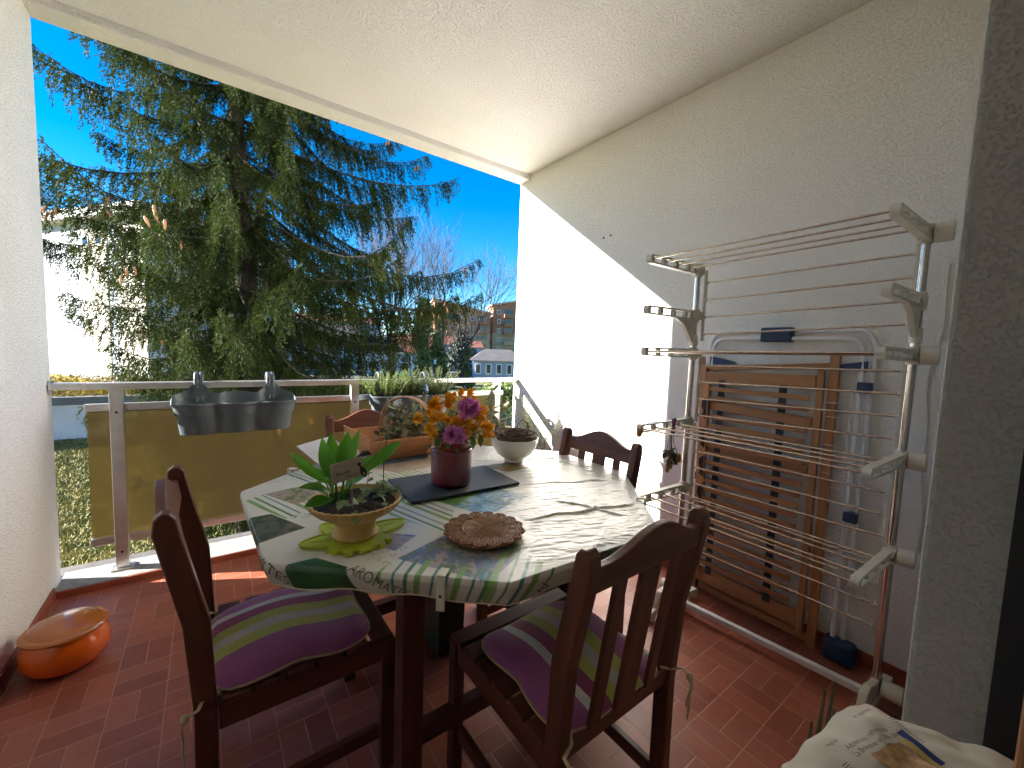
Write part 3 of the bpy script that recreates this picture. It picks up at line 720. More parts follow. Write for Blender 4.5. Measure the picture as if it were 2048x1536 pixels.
    # faint printed sprigs
    for (cx, cy, r_, s_) in ((-.52, .40, .07, 1), (-.45, -.20, .06, 2), (.3, -.3, .08, 3), (.1, .2, .06, 4), (-.40, -.34, .055, 5), (.32, .42, .06, 6)):
        d = np.hypot(u-cx, v-cy); k = (d < r_) & (vnoise(u+3, v+3, 260, 30+s_) > .76) & (vnoise(u+3, v+3, 70, 50+s_) > .4)
        C[k] = (.28, .27, .15)
    return np.clip(C, 0, 1)
colr = sum(paint(UV[:, 0]+dx, UV[:, 1]+dy) for dx, dy in ((-.0009, -.0004), (.0004, -.0009), (.0009, .0004), (-.0004, .0009)))/4
def clothmat():
    M = bpy.data.materials.new('printed_oilcloth'); M.use_nodes = True; t = M.node_tree; N = t.nodes; L = t.links
    p = N['Principled BSDF']; a = N.new('ShaderNodeAttribute'); a.attribute_name = 'print'; L.new(a.outputs['Color'], p.inputs['Base Color'])
    p.inputs['Roughness'].default_value = .36; p.inputs['Coat Weight'].default_value = .22; p.inputs['Coat Roughness'].default_value = .14
    tc = N.new('ShaderNodeTexCoord'); n = N.new('ShaderNodeTexNoise'); n.inputs['Scale'].default_value = 45; n.inputs['Detail'].default_value = 5; L.new(tc.outputs['Object'], n.inputs[0])
    b_ = N.new('ShaderNodeBump'); b_.inputs['Strength'].default_value = .12; b_.inputs['Distance'].default_value = .002; L.new(n.outputs[0], b_.inputs['Height']); L.new(b_.outputs[0], p.inputs['Normal'])
    return M
cloth = np_mesh('tablecloth', V, Fq, clothmat(), None, smooth=True)
cloth.location = (TCX, TCY, 0)
at = cloth.data.attributes.new('print', 'FLOAT_COLOR', 'POINT'); at.data.foreach_set('color', np.concatenate([colr, np.ones((len(colr), 1))], 1).astype(np.float32).ravel())
tag(cloth, 'glossy oilcloth with green stripes, herb pictures and lettering on the table', 'tablecloth')
def drape(u, v, lift=.0012):
    ph = math.atan2(v, u); r_ = prad(ph)
    s_ = math.hypot(u, v)/r_
    if s_ <= 1:
        z = TZ+float(topz(np.array([u]), np.array([v]))[0])*min(1, (1-s_)*18)
        return (u, v, z+lift)
    q = (s_-1)*AP; k = q/DROP; 
    hem = .003*math.sin(ph*9+1)+.002*math.sin(ph*23)
    bul = 1+.010*min(1, q/.012)+.005*math.sin(ph*13+math.sin(ph*5)*2)*k-.025*k*k
    zz = TZ-(q if q > .012 else q*q/.012*.6+q*.4)-hem*k*k
    bul += .004
    return (u/s_*bul, v/s_*bul, zz)
def text_tris(body, size, sub=2):
    cu = bpy.data.curves.new('txt', 'FONT'); cu.body = body; cu.size = size; cu.resolution_u = 3
    ob = bpy.data.objects.new('txt', cu); COL.objects.link(ob); dg = bpy.context.evaluated_depsgraph_get()
    me = bpy.data.meshes.new_from_object(ob.evaluated_get(dg)); bpy.data.objects.remove(ob)
    bm = bmesh.new(); bm.from_mesh(me); bmesh.ops.triangulate(bm, faces=bm.faces[:])
    for _ in range(sub):
        es = [e for e in bm.edges if e.calc_length() > size*.18]
        if es: bmesh.ops.subdivide_edges(bm, edges=es, cuts=1, use_grid_fill=False); bmesh.ops.triangulate(bm, faces=bm.faces[:])
    bm.verts.ensure_lookup_table()
    vs = [tuple(v.co) for v in bm.verts]; fs = [tuple(v.index for v in f.verts) for f in bm.faces]; bm.free(); bpy.data.meshes.remove(me)
    return vs, fs
INK = mat('printed_ink', (.11, .13, .06), .4, coat=.3)
def cloth_text(body, org, d, size, parent=cloth, sx=1.0, ink=INK, italic=.2):
    vs, fs = text_tris(body, size); d = Vector((d[0], d[1])).normalized(); n_ = Vector((-d.y, d.x)); out = []; ok = []
    for x, y, z in vs:
        x = (x+italic*y)*sx; p = Vector(org)+d*x+n_*y; out.append(drape(p.x, p.y)); ok.append((math.hypot(p.x, p.y)/prad(math.atan2(p.y, p.x))-1)*AP < DROP*.93)
    fs = [f for f in fs if all(ok[i] for i in f)]
    mb = MB(); mb.add(out, fs); return mb.build('printed_lettering', ink, parent, recalc=False)
cloth_text('AROMATES', (-.500, -.366), (.42, -.91), .036, sx=.8)
cloth_text('AROMATES', (-.690, -.135), (.28, -1), .036, sx=.9)
cloth_text('C S', (-.50, -.00), (-1, .3), .035, ink=mat('printed_teal', (.05, .20, .16), .4))
cloth_text('N', (-.140, -.628), (-.6, -.60), .040, italic=0)
cloth_text('O', (-.190, -.655), (-.75, -.35), .032, italic=0)
cloth_text('C', (.18, -.42), (.6, -1), .05, ink=mat('printed_pale', (.42, .46, .36), .4))
# hem
hm = []; pts = V[-NT:]
for k in range(0, NT, 8): hm.append(tuple(pts[k]))
hm.append(hm[0]); MB().tube(hm, .0022, 5, cap=False).build('hem', mat('hem_cream', (.62, .54, .36), .7), cloth, smooth=60)

# tablecloth clips
def clip(x, y, a, label, h=.072):
    t = empty('tablecloth_clip', (x, y, 0), a, label, 'clip', 'cream clips on the table edge')
    MB().bb((-.010, -.005, TZ-h), (.010, .0, TZ+.005)).bb((-.010, -.005, TZ+.0051), (.010, .030, TZ+.010)).bb((-.010, .022, TZ-.04), (.010, .027, TZ+.005)).build('clip_body', PLAST, t, bevel=.002)
    MB().bb((-.003, -.0058, TZ-.040), (.003, -.0052, TZ-.034)).build('slot', BLACK, t)
    return t
nrm = lambda a: (TCX+math.cos(a)*(AP+.010), TCY+math.sin(a)*(AP+.010))
ex, ey = .405, .775
clip(.399, .767, R(-45), 'cream plastic clip on the near edge of the tablecloth')
clip(.262-.012, 1.758+.02, R(-135), 'cream plastic clip on the far left edge of the tablecloth')
clip(1.206, .826, R(45), 'cream plastic clip at the right edge beside the drying rack')

# box under the table
bx = empty('storage_box', (.785, 1.50, 0), R(0), 'dark green box with crumpled cloth standing under the table', 'box')
MB().add([(-.055, -.09, 0), (.055, -.09, 0), (.055, .10, 0), (-.055, .10, 0), (-.065, -.10, .50), (.065, -.10, .50), (.065, .12, .50), (-.065, .12, .50)], [(3, 2, 1, 0), (0, 1, 5, 4), (1, 2, 6, 5), (2, 3, 7, 6), (3, 0, 4, 7)]).build('box_body', mat('bottle_green', (.008, .035, .020), .5), bx)
c_ = MB(); g_ = random.Random(4)
for k in range(14):
    a = g_.uniform(0, 6.28); c_.leaf((g_.uniform(-.04, .04), g_.uniform(-.06, .06), .47), (math.cos(a)*.5, math.sin(a)*.5, .9), .12, .07, (math.cos(a), math.sin(a), 0), curl=1.2, k=4)
c_.build('crumpled_cloth', mat('crumpled_white', (.62, .6, .52), .9), bx, smooth=60, recalc=False)

# ---------------------------------------------------------------- chairs
CHG = 'dark wooden slatted chairs around the table'
def make_chair(label):
    t = empty('garden_chair', (0, 0, 0), 0, label, 'chair', CHG)
    prof = lambda z: (-.003 if z < .40 else -.003-(z-.40)/.48*.068)
    for s_ in (-1, 1):
        poly = [(-.022, 0), (.022, 0), (.024, .40), (.014, .62), (-.036+.003, .83), (-.040, .868), (-.050, .882), (-.066, .884), (-.078, .872), (-.082, .84), (-.036, .62), (-.020, .40)]
        p = MB().prism(poly, lambda u, v, q: Vector((q, u, v)), s_*.198-.0165, s_*.198+.0165).build('rear_leg', DW[2], t, bevel=.005, seg=3)
        MB().lathe([(.009, 0), (.009, .0015), (.004, .002), (.004, .0005), (.001, .0005)], 12, (s_*.198, -.062, .80), M=Matrix.Rotation(PI/2, 3, 'X')).build('screw_cap', ALU, p)
        MB().bb((s_*.198-.0165, .405, 0), (s_*.198+.0165, .445, .405)).build('front_leg', DW[2], t, bevel=.004)
        MB().bb((s_*.196-.012, .025, .345), (s_*.196+.012, .404, .405)).build('side_rail', DW[1], t, bevel=.003)
        MB().bb((s_*.190-.010, .022, .10), (s_*.190+.010, .404, .14)).build('stretcher', DW[1], t, bevel=.003)
    # crest rail with its raised middle
    N = 24; up = [(-.182+.364*i/N) for i in range(N+1)]
    crest = lambda x: .855+.043*math.cos(PI*x/.182*.5)**2 if False else .848+.05*(.5+.5*math.cos(PI*x/.165)) if abs(x) < .165 else .848
    poly = [(x, crest(x)) for x in up]+[(.182, .79), (-.182, .79)]
    M_ = lambda u, v, q: Vector((u, q-.003-(v-.40)/.48*.068-.006*math.cos(u/.182*PI/2), v))
    MB().prism(poly, M_, -.011, .011).build('crest_rail', DW[0], t, bevel=.004, seg=3)
    fac = lambda x, w, z0, z1: MB().prism([(x-w, z0), (x+w, z0), (x+w, z1), (x-w, z1)], M_, -.006, .006)
    for x, w in ((-.10, .017), (0, .034), (.10, .017)): fac(x, w, .43, .792).build('back_slat', DW[2], t, bevel=.002)
    fac(0, .182, .385, .432).build('lower_rail', DW[0], t, bevel=.003)
    MB().bb((-.18, .412, .345), (.18, .435, .405)).build('front_rail', DW[0], t, bevel=.003)
    for k in range(6): MB().bb((-.212, .03+.070*k, .4055), (.212, .088+.070*k, .4205)).build('seat_slat', DW[0], t, bevel=.003)
    return t
ch0 = make_chair('dark wooden slatted chair in the foreground with its back to the camera')
ch0.location = (.770, .565, 0)
def chair(x, y, rz, label):
    c = copy_tree(ch0); c.location = (x, y, 0); c.rotation_euler = (0, 0, rz); c['label'] = label; return c
chair(-.020, 1.305, R(-90), 'dark wooden chair at the left end of the table seen edge on')
chair(1.368, 1.232, R(92), 'dark wooden chair at the right end of the table against the sunlit wall')
chair(.70, 2.200, R(180), 'reddish wooden chair on the far side behind the trug')

# cushions
def cushmat():
    M = bpy.data.materials.new('striped_cotton'); M.use_nodes = True; t = M.node_tree; N = t.nodes; L = t.links
    p = N['Principled BSDF']; p.inputs['Roughness'].default_value = .95; p.inputs['Sheen Weight'].default_value = .3
    tc = N.new('ShaderNodeTexCoord'); sp = N.new('ShaderNodeSeparateXYZ'); L.new(tc.outputs['Object'], sp.inputs[0])
    mr = N.new('ShaderNodeMapRange'); mr.inputs[1].default_value = -.19; mr.inputs[2].default_value = .19; L.new(sp.outputs[0], mr.inputs[0])
    cr_ = N.new('ShaderNodeValToRGB'); L.new(mr.outputs[0], cr_.inputs[0]); e = cr_.color_ramp; e.interpolation = 'CONSTANT'
    PU, PU2, WH, GN, GY = (.34, .10, .27, 1), (.30, .06, .17, 1), (.66, .67, .66, 1), (.44, .48, .11, 1), (.50, .49, .46, 1)
    st = [(0, PU), (.24, WH), (.31, PU2), (.42, GN), (.51, GY), (.60, GN), (.71, PU)]
    e.elements[0].position = 0; e.elements[0].color = st[0][1]; e.elements[1].position = st[1][0]; e.elements[1].color = st[1][1]
    for ps, c in st[2:]: q = e.elements.new(ps); q.color = c
    n = N.new('ShaderNodeTexNoise'); n.inputs['Scale'].default_value = 60; n.inputs['Detail'].default_value = 6; L.new(tc.outputs['Object'], n.inputs[0])
    mm = N.new('ShaderNodeMix'); mm.data_type = 'RGBA'; mm.blend_type = 'MULTIPLY'; mm.inputs[0].default_value = .5; L.new(cr_.outputs[0], mm.inputs[6]); L.new(n.outputs['Color'], mm.inputs[7])
    mp = N.new('ShaderNodeMapRange'); mp.inputs[3].default_value = .75; mp.inputs[4].default_value = 1.2; L.new(n.outputs[0], mp.inputs[0]); L.new(mp.outputs[0], mm.inputs[7])
    L.new(mm.outputs[2], p.inputs['Base Color'])
    w = N.new('ShaderNodeTexNoise'); w.inputs['Scale'].default_value = 900; L.new(tc.outputs['Object'], w.inputs[0])
    b_ = N.new('ShaderNodeBump'); b_.inputs['Strength'].default_value = .4; b_.inputs['Distance'].default_value = .001; L.new(w.outputs[0], b_.inputs['Height']); L.new(b_.outputs[0], p.inputs['Normal'])
    return M
CUSH = cushmat(); PIPE = mat('cream_piping', (.50, .40, .24), .9, bump=.5, bs=500)
def cushion(seed):
    g = random.Random(seed); n = 64
    def out(th):   # outline with slightly pinched sides
        c, s_ = math.cos(th), math.sin(th); k = (abs(c)**6+abs(s_)**6)**(-1/6)
        pin = 1-.05*math.cos(2*th)**8*(1 if abs(c) > abs(s_) else .3)
        return Vector((c*k*.185*pin, s_*k*.19*pin, 0))
    mb = MB(); K = 12; vs = []; fs = []
    H = lambda x, y: .012*mnoise.noise(Vector((x*7, y*5, seed*3.1)))+.007*math.sin(y*22+seed)
    for i in range(K+1):
        q = i/K
        for j in range(n):
            o = out(2*PI*j/n)*q; h = .030*(1-q**4)**.5
            vs.append((o.x, o.y, .012+h+H(o.x, o.y)))
    for i in range(K):
        for j in range(n): j2 = (j+1) % n; fs.append((i*n+j, (i+1)*n+j, (i+1)*n+j2, i*n+j2))
    b0 = len(vs)
    for j in range(n): o = out(2*PI*j/n); vs.append((o.x*.97, o.y*.97, .001+max(0, H(o.x, o.y))))
    for j in range(n): j2 = (j+1) % n; fs.append((K*n+j, b0+j, b0+j2, K*n+j2))
    fs.append(tuple(b0+j for j in range(n-1, -1, -1)))
    mb.add(vs, fs); o = mb.build('seat_cushion', CUSH, None, smooth=70)
    pp = [Vector(vs[K*n+j]) for j in range(n)]; pp.append(pp[0])
    MB().tube(pp, .0032, 6, cap=False).build('piping', PIPE, o, smooth=60)
    return o
def ties(o, pts, seed):
    g = random.Random(seed)
    for cx, cy in pts:
        mb = MB(); 
        sgn = 1 if cx > 0 else -1
        mb.tube([(sgn*.165, -.180, .015), (sgn*.18, -.20, .016), (sgn*.212, -.212, .012), (sgn*.214, -.232, .006)], .0045, 6, flat=.5)
        mb.ball((sgn*.214, -.236, .004), .009, 8, 6, jit=.4)
        for q in range(3): 
            a = g.uniform(-.02, .02); mb.tube([(sgn*.214, -.236, .004), (sgn*.216+a*.5, -.243, -.02), (sgn*.214+a, -.240, -.045), (sgn*.214+a*1.6, -.240, -.068-.02*q)], .0045, 5, flat=.4)
        mb.build('tie', mat('cream_ribbon', (.52, .42, .26), .9), o, smooth=60)
for k, (x, y, rz, lb) in enumerate(((.775, .745, 0, 'purple, green and grey striped cushion on the foreground chair'), (.180, 1.285, R(-90), 'purple, green and white striped cushion on the left chair'), (1.17, 1.235, R(92), 'striped cushion on the right end chair tucked beneath the tablecloth'))):
    o = cushion(k+1); o.location = (x, y, .4215); o.rotation_euler = (0, 0, rz)
    tag(o, lb, 'cushion', 'striped seat cushions')
    if k < 2: ties(o, [(-1, 0), (1, 0)], k)

# ---------------------------------------------------------------- orange casserole pot
OR = mat('orange_glaze', (.80, .155, .010), .16, coat=.8, col2=(.62, .085, .006), vs=3, vw=(.3, .75))
po = empty('lidded_pot', (-.452, 2.165, 0), 0, 'round orange glazed pot with lid on the floor by the left wall', 'pot')
MB().lathe([(.072, .0), (.082, .004), (.112, .032), (.123, .070), (.117, .112), (.104, .135), (.104, .138)], 48).build('pot_body', OR, po, smooth=40)
MB().lathe([(.110, .1385), (.117, .142), (.119, .150), (.113, .156), (.100, .158), (.098, .160), (.080, .170), (.045, .178), (.0001, .181)], 48).build('lid', mat('orange_lid', (.46, .135, .018), .22, coat=.6, col2=(.38, .10, .012), vs=5), po, smooth=35)
# ---------------------------------------------------------------- things on the table
TT = TZ+.006
def ring(mb, c, r, w, n=40, rr=.004):
    mb.tube([(c[0]+r*math.cos(2*PI*k/n), c[1]+w*math.sin(2*PI*k/n), c[2]) for k in range(n+1)], rr, 6, cap=False)
# lime trivet: leaves fanned round a scalloped edge
LIME = mat('lime_silicone', (.40, .50, .030), .45)
o = MB()
def petal(mb, ang, d0, L, w, z):
    c = Vector((math.cos(ang), math.sin(ang), 0)); s_ = Vector((-c.y, c.x, 0)); n = 36; P_ = []
    for k in range(n):
        t = 2*PI*k/n; u = d0+L/2*(1-math.cos(t)); v = w/2*math.sin(t)*(1-.25*math.cos(t)*-1)
        P_.append((c*u+s_*v))
    mb.prism([(p.x, p.y) for p in P_], lambda a, b_, q: Vector((a, b_, q)), 0, z)
    rim = [Vector((p.x, p.y, z)) for p in P_]; rim.append(rim[0]); mb.tube(rim, .0032, 6, cap=False)
    mb.tube([c*(d0+L*.2)+Vector((0, 0, z)), c*(d0+L*.5)+s_*.004+Vector((0, 0, z)), c*(d0+L*.82)+Vector((0, 0, z))], .0022, 5)
for a, d0, L, w in ((172, .0, .130, .070), (118, .0, .125, .070), (68, .0, .130, .068), (12, .0, .142, .070)): petal(o, R(a), d0, L, w, .0075+.0002*a/100)
o.lathe([(.060, 0), (.060, .009)], 40)
for k in range(12):
    a = R(212+k*10.5); r_ = .082+.007*math.sin(k*2.6)
    o.beam((.03*math.cos(a), .03*math.sin(a), .0048+.0001*k), (r_*math.cos(a), r_*math.sin(a), .0048+.0001*k), .014, .0075)
    o.lathe([(.0105, 0), (.011, .004+.00015*k), (.0095, .0090)], 14, (r_*math.cos(a), r_*math.sin(a), 0))
tv = o.build('trivet', LIME, smooth=35, recalc=False); tv.location = (.300, 1.055, TT-.004); tag(tv, 'lime green silicone leaf trivet beneath the footed planter', 'trivet')

# footed fluted bowl
BOWL = mat('yellowed_ceramic', (.66, .47, .20), .45, col2=(.46, .29, .075), vs=9, vw=(.35, .65), bump=.2, bs=90)
fb_ = empty('footed_planter', (.300, 1.060, TT+.006), 0, 'yellowish fluted footed bowl planted with dark soil and a leafy plant', 'planter')
prof = [(.056, 0), (.058, .006), (.053, .012), (.049, .026), (.052, .040), (.070, .054), (.095, .068), (.110, .082), (.114, .094), (.110, .096), (.104, .086), (.09, .078), (.0001, .076)]
MB().lathe(prof, 144, rmod=lambda th_, i: 1+(.018*math.sin(th_*36+i*.35) if 4 <= i <= 9 else 0)).build('bowl', BOWL, fb_, smooth=50)
so_ = MB(); n = 30; vs = [(0, 0, .088)]; fs = []
for i in range(1, 10):
    for j in range(n):
        a = 2*PI*j/n; r_ = .103*i/9; vs.append((r_*math.cos(a), r_*math.sin(a), .087+.010*mnoise.noise(Vector((r_*math.cos(a)*30, r_*math.sin(a)*30, 3)))+(0 if i < 9 else -.006)))
for j in range(n): fs.append((0, 1+j, 1+(j+1) % n))
for i in range(8):
    for j in range(n): a = 1+i*n; fs.append((a+j, a+n+j, a+n+(j+1) % n, a+(j+1) % n))
so_.add(vs, fs).build('soil', SOIL, fb_, smooth=30)
LEAFG = mat('peace_lily_leaf', (.045, .20, .012), .32, col2=(.09, .30, .025), vs=22, vscale=(1, 1, .3), coat=.2, transl=(.16, .42, .03, .30))
LEAFD = mat('ivy_small_leaf', (.10, .17, .05), .5, col2=(.26, .32, .15), vs=40, transl=(.2, .3, .08, .2))
pl = empty('leafy_plant', (.265, 1.095, TT+.09), 0, 'broad leaved bright green houseplant growing in the footed planter', 'plant')
def rt(az, sw): return Vector((math.cos(az), math.sin(az), 0))
# camera right/left in world: +x ~ right, so place leaf tips in the x-z plane with depth spread
LV = [(-.030, .085, -.120, .128, -.02, -.01, .026), (-.010, .075, -.050, .165, -.03, -.02, .040), (-.004, .08, -.020, .172, .02, .0, .036), (.010, .075, .020, .176, -.01, -.01, .044), (.016, .085, .058, .178, .01, .0, .030), (.03, .085, .175, .158, -.04, -.02, .032),
      (-.02, .05, -.095, .060, -.05, -.03, .036), (-.02, .03, -.085, .012, -.06, -.04, .034), (-.015, .06, -.070, .085, .05, .03, .032), (.03, .05, .095, .100, .02, .02, .032), (.04, .02, .10, .045, .03, .05, .036), (-.03, .04, -.05, .03, .05, .05, .03), (-.02, .05, -.04, .075, -.06, -.04, .032), (.01, .06, .045, .085, -.05, -.03, .028)]
for k, (bx_, bz, tx, tz_, ty, by, w) in enumerate(LV):
    a = Vector((bx_*.5, by*.3, -.005)); b_ = Vector((bx_, by, bz*.62)); tip = Vector((tx, ty, tz_))
    st = MB().tube([a, (a+b_)/2+Vector((0, 0, .008)), b_], [.0028, .0022, .0016], 6).build('stem', LEAFG, pl, smooth=60)
    d = (tip-b_); L_ = d.length*1.05; face = Vector((-.35, -.85, .35)) if k < 6 else Vector((0, -.4, 1))
    MB().leaf(b_, d+Vector((0, 0, .02)), L_, w*.98, face, curl=.9 if k in (0, 5) else .35, fold=.42, k=12, shape=1.1, twist=.5*math.sin(k*2.1)).build('leaf', LEAFG, pl, smooth=60, recalc=False)
pi_ = MB(); g_ = random.Random(8)
for k in range(46):
    a = g_.uniform(-2.6, .8) if k < 30 else g_.uniform(-.3, .9); r_ = g_.uniform(.01, .10) if k < 30 else g_.uniform(.06, .105)
    p = Vector((.035+r_*math.cos(a), -.035+r_*math.sin(a), g_.uniform(-.008, .03)))
    pi_.leaf(p, (math.cos(a)+g_.gauss(0, .5), math.sin(a)+g_.gauss(0, .5), g_.uniform(-.3, .7)), g_.uniform(.018, .034), g_.uniform(.014, .024), (g_.gauss(0, .4), g_.gauss(0, .4), 1), curl=.5, k=4, fold=.2)
o = pi_.build('small_ivy', LEAFD, None, smooth=60, recalc=False); o.location = (.265, 1.095, TT+.095)
tag(o, 'small wilting variegated ivy trailing over the soil of the footed planter', 'ivy')
# greeting card on a stick
cd = empty('greeting_card', (.2640, 1.0, .951), R(8), 'small beige greeting card stuck in the footed planter', 'card')
MB().box((0, 0, 0), (.080, .0012, .048), Matrix.Rotation(R(-7), 3, 'Y')).build('card', mat('beige_card', (.50, .43, .34), .8, col2=(.44, .37, .29), vs=40), cd)
MB().tube([(.012, .002, -.015), (.025, .035, -.105)], .0012, 6).build('stick', PIPE, cd)
def flat_text(body, size, M, mt, par, name='lettering'):
    vs, fs = text_tris(body, size, 0); mb = MB(); mb.add([M @ Vector(v) for v in vs], fs); return mb.build(name, mt, par, recalc=False)
cardM = Matrix.Rotation(R(-7), 4, 'Y') @ Matrix(((1, 0, 0, 0), (0, 0, -1, -.0009), (0, 1, 0, 0), (0, 0, 0, 1)))
CI = mat('card_ink', (.05, .035, .03), .8)
flat_text('Bonne', .0135, cardM @ Matrix.Translation((-.028, -.008, 0)), CI, cd)
it = Matrix.Identity(4); it[0][1] = .35
flat_text('Année', .0115, cardM @ Matrix.Translation((-.006, -.019, 0)) @ it, CI, cd)
MB().lathe([(.0001, 0), (.0042, 0), (.0042, .0006), (.0001, .0006)], 14, (.028, -.0013, .010), M=Matrix.Rotation(PI/2, 3, 'X')).build('punched_hole', BLACK, cd)
mb = MB(); mb.leaf((.030, -.002, .006), (.5, 0, -1), .038, .016, (0, -1, 0), curl=.2, k=5); mb.build('ribbon_bow', mat('dark_ribbon', (.02, .022, .03), .6), cd, smooth=60, recalc=False)
sw = MB()
for k in range(7): sw.tube([(-.034+k*.009, -.0012, .010+.004*math.sin(k*2)), (-.031+k*.009, -.0013, .015+.004*math.cos(k)), (-.028+k*.009, -.0012, .012)], .0005, 4)
sw.build('scroll_pattern', mat('card_scroll', (.28, .2, .14), .8), cd)
# wires
for k, (pts, lb) in enumerate((([(.385, 1.10, TT+.085), (.387, 1.10, .93), (.395, 1.10, 1.005), (.378, 1.10, 1.008)], 'thin dark wire stake standing upright in the footed planter'),
                               ([(.372, 1.20, .84), (.382, 1.20, .90), (.405, 1.20, .945), (.428, 1.20, .985), (.424, 1.20, 1.005), (.408, 1.20, 1.008), (.398, 1.20, .998)], 'twisted copper wire with a hooked tip behind the greeting card'))):
    tag(MB().tube(pts, .0013 if k == 0 else .0010, 6).build('wire_stake', mat('wire_%d' % k, ((.03, .05, .03), (.22, .13, .08))[k], .5, metal=.3), smooth=60), lb, 'wire', 'wire stakes in the planter')

# brown woven flower trivet
CORK = mat('wicker_coil', (.34, .15, .060), .6, col2=(.20, .085, .035), vs=90, bump=.5, bs=300)
CORK2 = mat('wicker_light', (.42, .25, .13), .7, col2=(.20, .095, .045), vs=160, bump=.6, bs=260)
wt = empty('woven_trivet', (.592, .896, TT-.002), 0, 'round brown woven trivet shaped like a flower near the table edge', 'trivet')
mb = MB(); mb.lathe([(.088, 0), (.092, .004), (.088, .009)], 48); mb.build('base', BW[0], wt, smooth=30)
mb = MB(); n = 16
for k in range(n):
    a = 2*PI*k/n+.1; c = Vector((math.cos(a), math.sin(a), 0)); s_ = Vector((-c.y, c.x, 0))
    for q, (w, r0, r1) in enumerate(((.0165, .058, .108), (.0105, .062, .100), (.0045, .066, .092))):
        pts = [c*(r0+(r1-r0)*t)+s_*w*sg+Vector((0, 0, .0145)) for sg, t in ((-1, 0), (-1, .55), (-.8, .88), (0, 1), (.8, .88), (1, .55), (1, 0))]
        mb.tube(pts, .0032, 6, flat=1.6)
mb.build('petals', CORK, wt, smooth=60)
mb = MB(); sp_ = [(.0035*t/ (2*PI)*2*math.cos(t)+0, .0035*t/(2*PI)*2*math.sin(t), .0165+.0010*math.sin(t*7)) for t in np.linspace(1, 2*PI*9.2, 420)]
mb.tube(sp_, .0028, 5, flat=1.2); mb.build('coil', CORK2, wt, smooth=60)

# slate board
SL = mat('slate', (.035, .042, .055), .55, col2=(.055, .062, .075), vs=14, bump=.5, bs=50, bscale=(1, 3, 1))
o = MB().box((0, 0, .0052), (.415, .255, .009)).build('slate_board', SL, bevel=.002, seg=1); o.location = (.7225, 1.307, TT-.002); o.rotation_euler = (0, 0, R(-3)); tag(o, 'dark slate slab on the table carrying the burgundy flower pot', 'slate board')
# burgundy pot with inner pot
BUR = mat('burgundy_ceramic', (.17, .012, .032), .28, coat=.5, col2=(.09, .009, .022), vs=12)
RED = mat('red_glass_pot', (.34, .030, .030), .30, coat=.4, col2=(.42, .05, .04), vs=6)
pt = empty('ribbed_pot', (.700, 1.289, TT+.0082), 0, 'burgundy ribbed ceramic pot standing on the slate slab', 'pot')
pr_ = [(.060, 0), (.066, .004)]+[(.0695+.0018*math.sin(i*PI)+(.0014 if i % 2 else -.0008)+.003*i/26, .010+.0042*i) for i in range(28)]+[(.075, .130), (.072, .133), (.069, .130), (.066, .06), (.0001, .055)]
MB().lathe(pr_, 56).build('pot_body', BUR, pt, smooth=60)
ip = empty('inner_pot', (.700, 1.289, TT+.066), 0, 'translucent red pot set inside the burgundy ribbed pot', 'pot')
MB().lathe([(.050, 0), (.056, .02), (.061, .085), (.0635, .118), (.0665, .122), (.0665, .128), (.062, .128), (.058, .11), (.0001, .10)], 48).build('pot_body', RED, ip, smooth=45)
# bouquet
bq = empty('flower_bouquet', (.700, 1.289, TT+.17), 0, 'bouquet of orange chrysanthemums with two mauve carnations in the red pot', 'flowers')
ORF = mat('orange_petal', (.95, .62, .06), .7, col2=(.88, .46, .03), vs=60, transl=(.6, .25, .02, .25))
PKF = mat('mauve_petal', (.86, .42, .76), .7, col2=(.72, .24, .60), vs=60, transl=(.6, .2, .5, .25))
GRN = mat('flower_foliage', (.05, .11, .025), .6, col2=(.14, .20, .07), vs=30, transl=(.1, .2, .04, .2))
g_ = random.Random(12)
def bloom(c, r, m_, n=70, frill=0):
    nd = Vector((c.x*3, c.y*2-.10, max(.05, c.z)*1.6)).normalized(); mb = MB()
    for k in range(n):
        f_ = k/n; th_ = f_*1.75+.05; az = k*2.39996
        o1 = nd.orthogonal().normalized(); o2 = nd.cross(o1)
        d = nd*math.cos(th_)+(o1*math.cos(az)+o2*math.sin(az))*math.sin(th_)
        mb.leaf(c+d*r*.18, d+Vector((g_.gauss(0, .12), g_.gauss(0, .12), g_.gauss(0, .12))), r*g_.uniform(.75, 1.1), r*(.42 if frill else .26), nd, curl=-.5 if not frill else g_.uniform(-.9, .3), k=3, fold=.5 if not frill else .2, twist=g_.uniform(-.8, .8)*frill)
    mb.ball(c, r*.4, 8, 6)
    return mb.build('flower_head', m_, bq, smooth=60, recalc=False)
base = Vector((.700, 1.289, TT+.17))
OF = [(.560, 1.018), (.583, .990), (.592, 1.036), (.612, 1.055), (.636, 1.072), (.640, 1.045), (.622, 1.022), (.655, 1.088), (.676, 1.076), (.700, 1.082), (.668, 1.056),
      (.728, 1.092), (.752, 1.074), (.742, 1.096), (.726, .996), (.758, 1.012), (.785, .998), (.800, .975), (.758, .978), (.735, .960), (.812, .955), (.792, .948), (.705, .985), (.690, 1.000), (.826, .968), (.602, .968), (.770, 1.030), (.648, 1.010)]
OF = OF+[(x+g_.uniform(-.016, .016), z+g_.uniform(-.018, .012)) for x, z in OF[::2]]
for x, z in OF:
    c = Vector((x, 1.289+g_.uniform(-.055, .0)-(.0 if z > 1.03 else .03), z-.004))-base
    bloom(c, g_.uniform(.017, .023) if (x, z) != (.770, 1.030) else .036, ORF, 60)
    MB().tube([c*.8, c*.45+Vector((0, 0, -.01)), Vector((g_.gauss(0, .015), g_.gauss(0, .015), -.05))], .0012, 5).build('flower_stem', GRN, bq)
